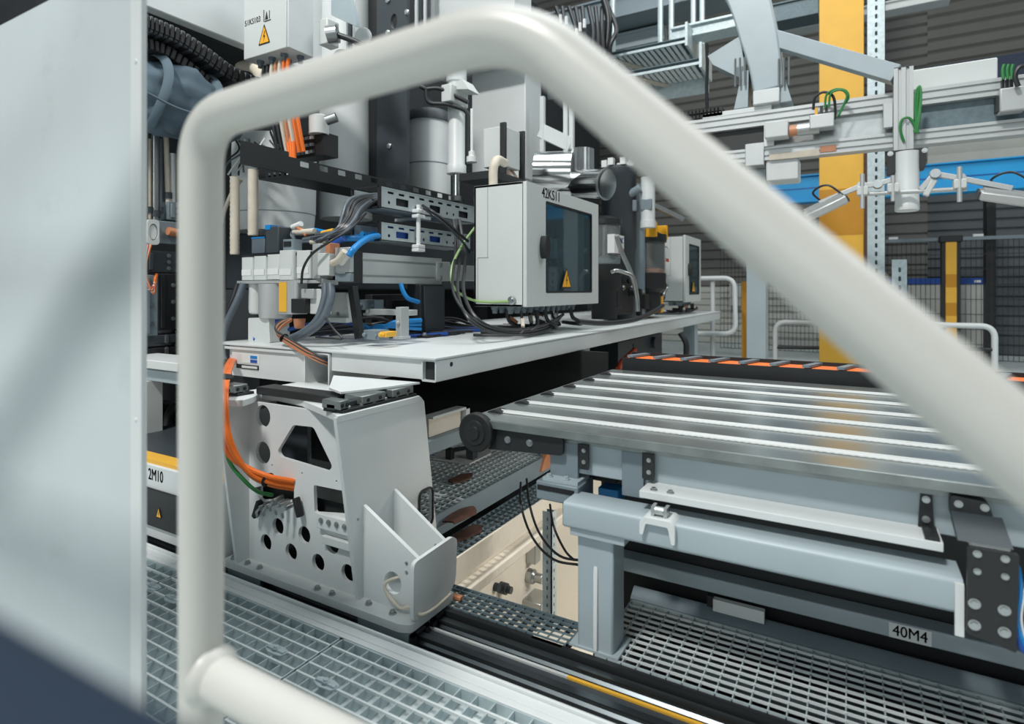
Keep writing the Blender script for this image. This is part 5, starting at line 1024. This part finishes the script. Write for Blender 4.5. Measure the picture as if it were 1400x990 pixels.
# motor on gantry
mo = thing('gantry_motor','silver drive motor with looped green cables on the gantry','motor',oY(1100,190,YG-0.12))
Ym = YG-0.09
B((gx(1046,Ym),Ym-0.03,gz(1050,190,Ym)),(gx(1078,Ym),Ym+0.08,gz(1050,168,Ym))).build('gearbox','cab',mo,bevel=0.006); MB().cyl((gx(1079,Ym),Ym+0.02,gz(1090,177,Ym)),(gx(1090,Ym),Ym+0.02,gz(1090,177,Ym)),0.034,18).build('copper_ring','copper',mo); MB().cyl((gx(1090,Ym),Ym+0.02,gz(1090,177,Ym)),(gx(1120,Ym),Ym+0.02,gz(1090,177,Ym)),0.038,20).build('motor_body','steel',mo)
B((gx(1107,Ym),Ym-0.04,gz(1120,177,Ym)),(gx(1141,Ym),Ym+0.06,gz(1120,158,Ym))).build('drive_box','alu',mo,bevel=0.006)
for k in range(3): B((gx(1114+k*7,Ym),Ym-0.01,gz(1120,158,Ym)),(gx(1118+k*7,Ym),Ym+0.02,gz(1120,147-k,Ym))).build('plug','black' if k else 'yellow',mo)
for i,(m,pts) in enumerate((('cable',((1112,150),(1114,134),(1126,126),(1139,132),(1142,152),(1140,164))),('green',((1128,148),(1130,130),(1142,122),(1156,124),(1160,134),(1152,146),(1146,160))),('green',((1133,147),(1136,128),(1150,123),(1158,130),(1154,142),(1147,158))))):
    cable([oY(x,y,Ym-0.01-i*0.01) for x,y in pts],0.008 if i==0 else 0.0065,m,'cable',mo)
gc = thing('green_cables','green cables tied to the upright profile','cable',oY(1252,150,YG-0.14))
for k in range(2): cable([oY(1255-k*4,182,YG-0.14),oY(1252+k,160,YG-0.14),oY(1252+k*3,130,YG-0.14),oY(1257,118,YG-0.14),oY(1259,130+k*4,YG-0.14),oY(1255+k*2,160,YG-0.14),oY(1250+k*3,180,YG-0.14)],0.007,'green','cable',gc)
cable([oY(1236,194,YG-0.13),oY(1231,178,YG-0.14),oY(1233,164,YG-0.14),oY(1242,161,YG-0.14),oY(1249,168,YG-0.14),oY(1253,182,YG-0.14)],0.007,'green','cable',gc)
m2 = thing('right_motor','second drive box with green cables at the right edge','motor',oY(1385,150,YG-0.08))
B((gx(1366,YG-0.08),YG-0.10,gz(1385,152,YG-0.08)),(gx(1402,YG-0.08),YG-0.001,gz(1385,120,YG-0.08))).build('drive_box','alu',m2,bevel=0.006); B((gx(1362,YG-0.08),YG-0.08,gz(1385,150,YG-0.08)),(gx(1366,YG-0.08)-0.0005,YG-0.02,gz(1385,128,YG-0.08))).build('flange','black',m2)
for k in range(3):
    B((gx(1370+k*6,YG-0.08),YG-0.07,gz(1385,119.9,YG-0.08)),(gx(1374+k*6,YG-0.08),YG-0.04,gz(1385,106,YG-0.08))).build('plug','black',m2); cable([oY(1372+k*6,108,YG-0.13),oY(1371+k*6,96,YG-0.13),oY(1373+k*6,88,YG-0.13)],0.008,'green','cable',m2)
cable([oY(1392,118,YG-0.14),oY(1388,104,YG-0.14),oY(1394,92,YG-0.14),oY(1408,90,YG-0.14)],0.012,'cable','cable',m2)
# gantry post and lamp housing under the rail
gpost = thing('gantry_post','pale grey gantry post standing behind the belt table','post',(gx(1033,4.3),4.36,-0.06))
B((gx(1020,4.3),4.31,-0.06),(gx(1047,4.3),4.45,zl0-0.031)).build('shaft','blue_grey',gpost,bevel=0.006); B((gx(1014,4.3),4.26,-0.06),(gx(1053,4.3),4.50,-0.045)).build('foot_plate','blue_grey',gpost)
B((gx(1048,4.25),4.22,gz(1070,247,4.25)),(gx(1092,4.25),4.42,gz(1070,218,4.25))).build('strip_light','white',None,'white strip lamp housing beneath the gantry rail','lamp housing',bevel=0.008)
# big curved arm
arm = thing('curved_arm','large pale grey curved box arm bolted onto the gantry top','arm',oY(1050,140,YG+0.1))
YA = YG-0.02; cl_ = spl([oY(x,y,YA) for x,y in ((975,-90),(1008,-40),(1024,0),(1036,45),(1045,85),(1050,122))],4); vs = []; wd = [0.155,0.14,0.125,0.115,0.10,0.09]; n = len(cl_)
mb = MB()
for i,p in enumerate(cl_):
    f = i/(n-1)*(len(wd)-1); k = min(int(f),len(wd)-2); w2 = wd[k]+(wd[k+1]-wd[k])*(f-k); tn = (cl_[min(i+1,n-1)]-cl_[max(i-1,0)]).normalized(); nr = Vector((-tn.z,0,tn.x))
    for s,dy in ((-1,0),(1,0),(1,0.22),(-1,0.22)): vs.append(p+nr*s*w2+Vector((0,dy,0)))
fs = [(i*4+j,i*4+(j+1)%4,(i+1)*4+(j+1)%4,(i+1)*4+j) for i in range(n-1) for j in range(4)]+[(0,1,2,3),tuple(range(4*n-1,4*n-5,-1))]
mb.add(vs,fs); mb.build('box_arm','blue_grey',arm,bevel=0.012)
a, c = oY(1030,141,YA), oY(1066,120,YA); B((a.x,YA-0.02,zu1+0.0355),(c.x,YA+0.24,c.z)).build('neck','white',arm,bevel=0.005); 
for sx,px_ in ((-1,1012),(1,1072)):
    q = oY(px_,130,YA); MB().plate([(q.x-0.045,zu1+0.036),(q.x+0.045,zu1+0.036),(q.x+0.03*(-sx)+0.02,oY(px_,96,YA).z),(q.x+0.03*(-sx)-0.02,oY(px_,96,YA).z)],'y',YA+0.02,YA+0.18).build('flange_rib','blue_grey',arm,bevel=0.004)
    b = MB(); [b.cyl((q.x+k*0.03,YA-0.01,oY(px_,118,YA).z),(q.x+k*0.03,YA-0.01,oY(px_,80,YA).z),0.007,8) for k in (-1,0,1)]; b.build('studs','steel',arm)
MB().plate([(oY(965,66,YA).x,oY(970,72,YA).z),(oY(1010,60,YA).x,oY(1010,45,YA).z),(oY(1020,110,YA).x,oY(1020,108,YA).z),(oY(972,85,YA).x,oY(972,85,YA).z)],'y',YA+0.05,YA+0.17).build('side_gusset','blue_grey',arm,bevel=0.004)
MB().bar(oY(1052,52,YG+0.05),oY(1226,103,YG-0.06),0.10,0.10).build('diagonal_strut','blue_grey',None,'pale grey diagonal strut from curved arm to upright profile','strut',bevel=0.004)
# black cable chain on the gantry
kc = thing('gantry_chain','black cable chain lying on the left end of the gantry','cable chain',oY(945,165,YG+0.05))
for i in range(14):
    x = gx(918+i*5,YG+0.05); z = gz(918+i*5,164-i*0.7,YG+0.05); MB().plate(rpoly([(x,z-0.03),(x+0.032,z-0.03),(x+0.032,z+0.03),(x,z+0.03)],0.008,2),'y',YG+0.0,YG+0.12,[circ(x+0.016,z,0.008,8)]).build('chain_link','matte',kc)
cable([oY(966,60,4.3),oY(967,90,4.3),oY(966,120,4.3),oY(967,152,4.3)],0.012,'cable','feed_cable',kc)
# yellow hall column
yc = thing('hall_column','square yellow hall column behind the gantry','column',(oY(1150,300,7).x,7.2,-0.06))
xa_, xb_ = oY(1120,300,7).x, oY(1181,300,7).x
B((xa_,7.0,-0.06),(xb_,7.4,6.5)).build('shaft','yellow',yc,bevel=0.004); B((xa_-0.002,6.996,oY(1150,321,7).z),(xb_+0.002,6.9995,oY(1150,258,7).z)).build('ochre_band','dyellow',yc); B((xb_+0.001,6.99,-0.06),(xb_+0.05,7.05,oY(1150,200,7).z)).build('side_channel','brown',yc)
# perforated upright posts
for px_,D,w_,z1,l in ((1198,5.2,0.135,4.2,'tall perforated steel post right of the yellow column'),(1230,4.9,0.11,1.15,'lower perforated steel post below the sensor tube')):
    p = oD(px_,300,D); strut('strut_post',l,(p.x,p.y),w_,-0.06,z1,'galv',0.075,0.014)
# blue beam and cladding rails
bb = thing('blue_beam','bright blue horizontal steel beam behind the gantry','beam',(2.0,8.2,1.9))
z1, z0 = oY(1300,224,8.2).z, oY(1300,262,8.2).z
B((-1.2,8.2,z0),(7,8.23,z1)).build('web','beam_blue',bb); B((-1.2,8.12,z0-0.02),(7,8.32,z0)).build('lower_flange','beam_blue',bb); B((-1.2,8.16,z1),(7,8.30,z1+0.015)).build('upper_flange','beam_blue',bb); B((-1.2,8.195,(z0+z1)/2),(7,8.1999,(z0+z1)/2+0.012)).build('seam','dblue',bb)
for k in range(5): B((0.5+k*1.3,8.17,z0+0.001),(0.53+k*1.3,8.1949,z1+0.9)).build('stay_rod','blue',bb)
# safety fence
fe = thing('safety_fence','black wire mesh safety fence behind the table','fence',(2,9.0,-0.06))
zf = oY(1300,328,9).z; x0, x1 = oY(985,400,9).x, oY(1440,400,9).x
m = MB(); n = int((x1-x0)/0.05)
for i in range(n+1): x = x0+(x1-x0)*i/n; m.box((x-0.003,9.0,0.05),(x+0.003,9.006,zf))
for k in range(9): z = 0.05+(zf-0.05)*k/8; m.box((x0,8.995,z-0.004),(x1,9.0,z+0.004))
m.build('wire_mesh','black',fe,kind='stuff',fix=False)
B((x0,8.97,zf-0.01),(x1,9.03,zf+0.03)).build('top_rail','mid_grey',fe)
for px_ in (1215,1330): B((oY(px_,330,9).x,8.98,zf+0.031),(oY(px_,330,9).x+0.1,9.02,zf+0.06)).build('clip','label',fe)
fp = thing('light_curtain_post','yellow and black banded post standing in the fence','post',(oY(1300,400,8.8).x,8.85,-0.06))
xa_, xb_ = oY(1293,400,8.8).x, oY(1308,400,8.8).x
B((xa_-0.035,8.82,-0.06),(xb_+0.035,8.95,oY(1300,324,8.8).z)).build('black_profile','black',fp)
ys = [330,375,393,414,432,470,540]
for i in range(6): B((xa_,8.80,oY(1300,ys[i+1],8.8).z),(xb_,8.8195,oY(1300,ys[i],8.8).z)).build('band','yellow' if i%2==0 else 'dyellow',fp)
B((xa_-0.06,8.79,oY(1300,331,8.8).z),(xb_+0.06,8.96,oY(1300,322,8.8).z)).build('cap','black',fp,bevel=0.01)
B((oY(1347,300,9.3).x,9.25,-0.06),(oY(1361,300,9.3).x,9.45,oY(1350,250,9.3).z)).build('dark_column','black',None,'dark steel column right of the banded post','column',bevel=0.01)
p0_, p1_ = oY(1205,440,9.8), oY(1345,380,9.8)
cn = thing('pale_container','pale container with blue top band behind the fence','container',((p0_.x+p1_.x)/2,10,-0.06)); B((p0_.x,9.8,-0.06),(p1_.x,10.5,p1_.z-0.08)).build('body','wall3',cn,bevel=0.02); B((p0_.x,9.79,p1_.z-0.08),(p1_.x,10.5,p1_.z)).build('top_band','dblue',cn); B((p1_.x-0.1,9.785,p1_.z-0.06),(p1_.x-0.03,9.7895,p1_.z-0.03)).build('white_tag','label',cn)
# far guard rails
def loop_rail(label, pts, D, r=0.024):
    t = thing('guard_rail',label,'railing',oD(pts[0][0],pts[0][1],D)); return t
g1 = thing('guard_rail','white looped guard rail beyond the far platform end','railing',oY(973,480,6.9))
MB().tube(fil([oY(x,y,6.9) for x,y in ((935,381),(1004,380),(1006,456),(935,456))],0.12),0.026,14).build('loop','white',g1,fix=False)
P_ = oY(973,382,6.9); MB().cyl((P_.x,6.95,-0.06),(P_.x,6.95,P_.z-0.02),0.026,14).build('post','white',g1); 
g2 = thing('guard_rail','white guard rail behind the foreground handrail and belt table','railing',oY(1060,480,8.0))
MB().tube(fil([oY(1060,500,7.5),oY(1060,440,7.5),oY(1360,446,7.5),oY(1360,520,7.5)],0.12),0.028,14).build('loop','white',g2,fix=False)
MB().tube([oY(1060,475,7.5),oY(1360,478,7.5)],0.02,12).build('mid_bar','black',g2)
B((oY(1000,400,10.9).x,10.7,oY(1000,418,10.8).z),(oY(1014,400,10.8).x,10.9,oY(1000,388,10.8).z)).build('wall_box','wall3',None,'small pale box mounted on the far cladding wall','box',bevel=0.01)
y2 = thing('yellow_bollard','narrow ochre post left of the gantry post','post',oY(1016,490,7.5)); B((oY(1014,400,7.5).x,7.5,-0.06),(oY(1022,400,7.5).x,7.6,oY(1014,385,7.5).z)).build('shaft','dyellow',y2); B((oY(1013,400,7.5).x,7.48,-0.06),(oY(1023,400,7.5).x,7.62,-0.03)).build('foot','black',y2)
# overhead trays
def otray(label, z, y0, y1, x0, x1, n):
    t = thing('ladder_tray',label,'cable tray',((x0+x1)/2,(y0+y1)/2,z),'overhead ladder trays')
    z += 0.05
    B((x0,y0-0.008,z),(x1,y0+0.008,z+0.02)).build('side_rail','galv',t); B((x0,y1-0.008,z-0.12),(x1,y1+0.008,z+0.06)).build('side_rail','galv',t)
    for i in range(n): x = x0+0.03+(x1-x0-0.06)*i/n; B((x,y0+0.01,z+0.002),(x+0.028,y1-0.01,z+0.010)).build('slat','white',t)
    B((x0,y0+0.01,z+0.05),(x1,y1-0.01,z+0.054)).build('liner','dgalv',t)
    for f in (0.45,0.5): pass
    xm = x0+(x1-x0)*0.62; MB().bar((xm-0.1,y0,z-0.01),(xm+0.1,y1,z-0.01),0.05,0.014).build('cross_brace','beige',t); B((x1+0.0,y0-0.02,z-0.03),(x1+0.02,y1+0.02,z+0.16)).build('end_frame','galv',t)
    return t
def zx(px,py,z): return oZ(px,py,z)
z = 2.85; a = zx(822,92,z); c = zx(934,62,z); otray('upper slatted overhead tray above the handrail',z,a.y-0.03,a.y+0.36,a.x-0.7,c.x,30)
z = 2.55; a = zx(850,118,z); c = zx(956,96,z); otray('lower slatted overhead tray above the handrail',z,a.y-0.03,a.y+0.30,a.x-0.5,c.x,26)
for i,(x,y0_,y1_,l) in enumerate(((838,15,78,'leftmost galvanised hanger of the overhead trays'),(903,0,64,'second galvanised hanger of the overhead trays'),(918,15,62,'third galvanised hanger of the overhead trays'),(948,55,122,'fourth galvanised hanger, at the lower tray end'),(960,52,122,'rightmost galvanised hanger at the lower tray end'))):
    a, c = oD(x,y1_,5.2), oD(x,y0_-60,5.2); MB().plate(rrect(a.x-0.02,a.y-0.02,a.x+0.02,a.y+0.02,0.005,2),'z',a.z,c.z).build('tray_hanger','galv',None,l,'hanger','overhead tray hangers')
def xbeam(name,label,cat,px0,py0,py1,Y,X0,X1,m,dep=0.12,lip=True):
    z1, z0 = oY(px0,py0,Y).z, oY(px0,py1,Y).z; b = MB().box((X0,Y,z0),(X1,Y+dep,z1))
    if lip: b.box((X0,Y-0.03,z0),(X1,Y,z0+0.02)); b.box((X0,Y-0.03,z1-0.02),(X1,Y,z1))
    return b.build(name,m,None,label,cat,bevel=0.003)
xbeam('overhead_duct','dark blue grey overhead duct at the top centre','duct',800,6,36,5.6,oY(735,20,5.6).x,oY(1000,20,5.6).x,'mid_grey',0.4)
xbeam('overhead_box','pale grey box panel behind the overhead trays','panel',870,42,64,5.9,oY(838,50,5.9).x,oY(908,50,5.9).x,'blue_grey')
xbeam('light_channel','bright white channel crossing behind the yellow column','channel',1080,30,42,8.6,oY(1050,30,8.6).x,oY(1300,30,8.6).x,'white',0.2)
xbeam('overhead_tray','perforated overhead tray left of the yellow column','tray',1085,0,26,7.8,oY(1040,20,7.8).x,oY(1119,20,7.8).x,'dgalv',0.3)
xbeam('bracket_channel','galvanised channel bracket left of the curved arm','channel',960,30,48,5.0,oY(918,40,5.0).x,oY(1010,40,5.0).x,'galv',0.16)
ab_ = thing('side_frame','white ladder frame beside the polished duct','frame',oD(755,205,4.2))
for px_ in (738,770,778): B(oD(px_,215,4.2),oD(px_,132,4.2)+Vector((0.03,0.03,0))).build('upright','white',ab_)
MB().bar(oD(738,178,4.2),oD(780,198,4.2),0.02,0.10).build('cross_plate','white',ab_)
t = thing('hanging_cables','dark cables and clamps hanging at the top centre','cable',oD(800,60,4.8))
for i in range(9): cable([oD(760+i*9,10,4.9),oD(765+i*9+rnd.uniform(-6,6),40,4.8),oD(770+i*8,70+rnd.uniform(-8,20),4.8),oD(790+i*6,100+rnd.uniform(-10,30),4.9)],0.018,'cable','cable',t)
for i in range(8): q = oD(775+rnd.uniform(-15,30),35+rnd.uniform(-5,25),4.75); B((q.x,q.y,q.z),(q.x+0.02,q.y+0.02,q.z+0.07)).build('clamp','label',t)
hose('thick black loop cable beside the overhead trays',((826,0,4.6),(832,25,4.6),(830,60,4.6),(822,80,4.6),(812,86,4.6)),0.03,'cable',name='loop_cable',cat='cable')
hose('black hose hanging from the far platform end',((930,455,4.6),(938,470,4.6),(937,490,4.6),(928,508,4.6)),0.022,'cable',name='hanging_hose')
# dark machinery below the far platform
for i,(x0,x1,y0_,y1_,X,m,l,nm) in enumerate(((845,905,455,512,-1.5,'dark','dark drive housing beneath the far platform','drive_housing'),(785,800,470,505,-1.45,'blue_grey','pale bracket hanging under the platform middle','hanging_bracket'),(806,845,470,508,-1.75,'black','black gearbox under the platform middle','gearbox'))):
    a, c = oX(x0,y1_,X), oX(x1,y0_,X); m_ = MB().box((X-0.25,a.y,a.z),(X,c.y,c.z)); m_.cyl((X,a.y+(c.y-a.y)*0.75,(a.z+c.z)/2+0.05),(X+0.03,a.y+(c.y-a.y)*0.75,(a.z+c.z)/2+0.05),0.05,16); m_.bolt((X,a.y+(c.y-a.y)*0.3,c.z-0.05),(1,0,0),0.012)
    m_.build(nm,m,None,l,'drive' if i!=1 else 'bracket',bevel=0.006)
hose('orange hose tucked under the platform middle',((845,505,3.6),(850,495,3.7),(858,488,3.8),(868,478,3.9)),0.018,'red',name='red_hose')

# bits behind the machine foot, above the step gratings
cbm = thing('cross_beam','grey square tube beam with cream end plate behind the machine foot','beam',(-1.33,2.1,0.31))
B((-1.36,1.66,0.31),(-1.30,2.62,0.362)).build('tube','mid_grey',cbm,bevel=0.003); B((-1.35,1.70,0.363),(-1.33,1.90,0.43)).build('end_plate','cream',cbm); B((-1.355,1.91,0.363),(-1.31,1.935,0.44)).build('white_angle','white',cbm); B((-1.355,1.70,0.431),(-1.31,1.935,0.44)).build('white_angle','white',cbm)
pw = [oZ(x,y,0.112) for x,y in ((592,627),(642,634),(672,619),(640,612),(600,617))]; MB().plate([(v.x,v.y) for v in pw],'z',0.107,0.112).build('white_sheet','label',None,'white sheet lying on the upper step grating','sheet')
ck = thing('black_clamp','small black clamp fixture standing on the white sheet','clamp',oZ(645,627,0.112))
q = oZ(645,627,0.112); B((q.x-0.02,q.y-0.02,0.112),(q.x+0.02,q.y+0.02,0.16)).build('block','dark',ck,bevel=0.003); MB().cyl((q.x,q.y,0.16),(q.x,q.y,0.20),0.006,10).build('pin','steel',ck); MB().bar((q.x-0.08,q.y-0.05,0.15),(q.x+0.01,q.y,0.17),0.016,0.016).build('arm','black',ck); B((q.x-0.10,q.y-0.07,0.112),(q.x-0.07,q.y-0.04,0.16)).build('block','black',ck)
p = oX(742,632,-1.27); MB().plate([(p.y-0.05,p.z-0.03),(p.y+0.04,p.z-0.03),(p.y+0.06,p.z+0.01),(p.y+0.02,p.z+0.05),(p.y-0.02,p.z+0.02)],'x',-1.27,-1.25).build('rusty_bracket','copper',None,'orange brown bracket at the far end of the upper step','bracket')
pl_ = thing('added_pit_lamp','slim unseen lamp housing added under the belt table to brighten the pit','lamp',(-0.25,2.2,0.36))  # invented lamp body, goes with the added pit light
B((-0.55,2.16,0.36),(0.05,2.26,0.44)).build('housing','white',pl_,bevel=0.006); B((-0.53,2.17,0.356),(0.03,2.25,0.3599)).build('diffuser','label',pl_)
area('added_pit_light',(-0.25,2.2,0.35),(-0.75,2.3,-0.6),0.55,0.08,10,(1.0,0.97,0.92))  # added light that brightens the pit, source not seen
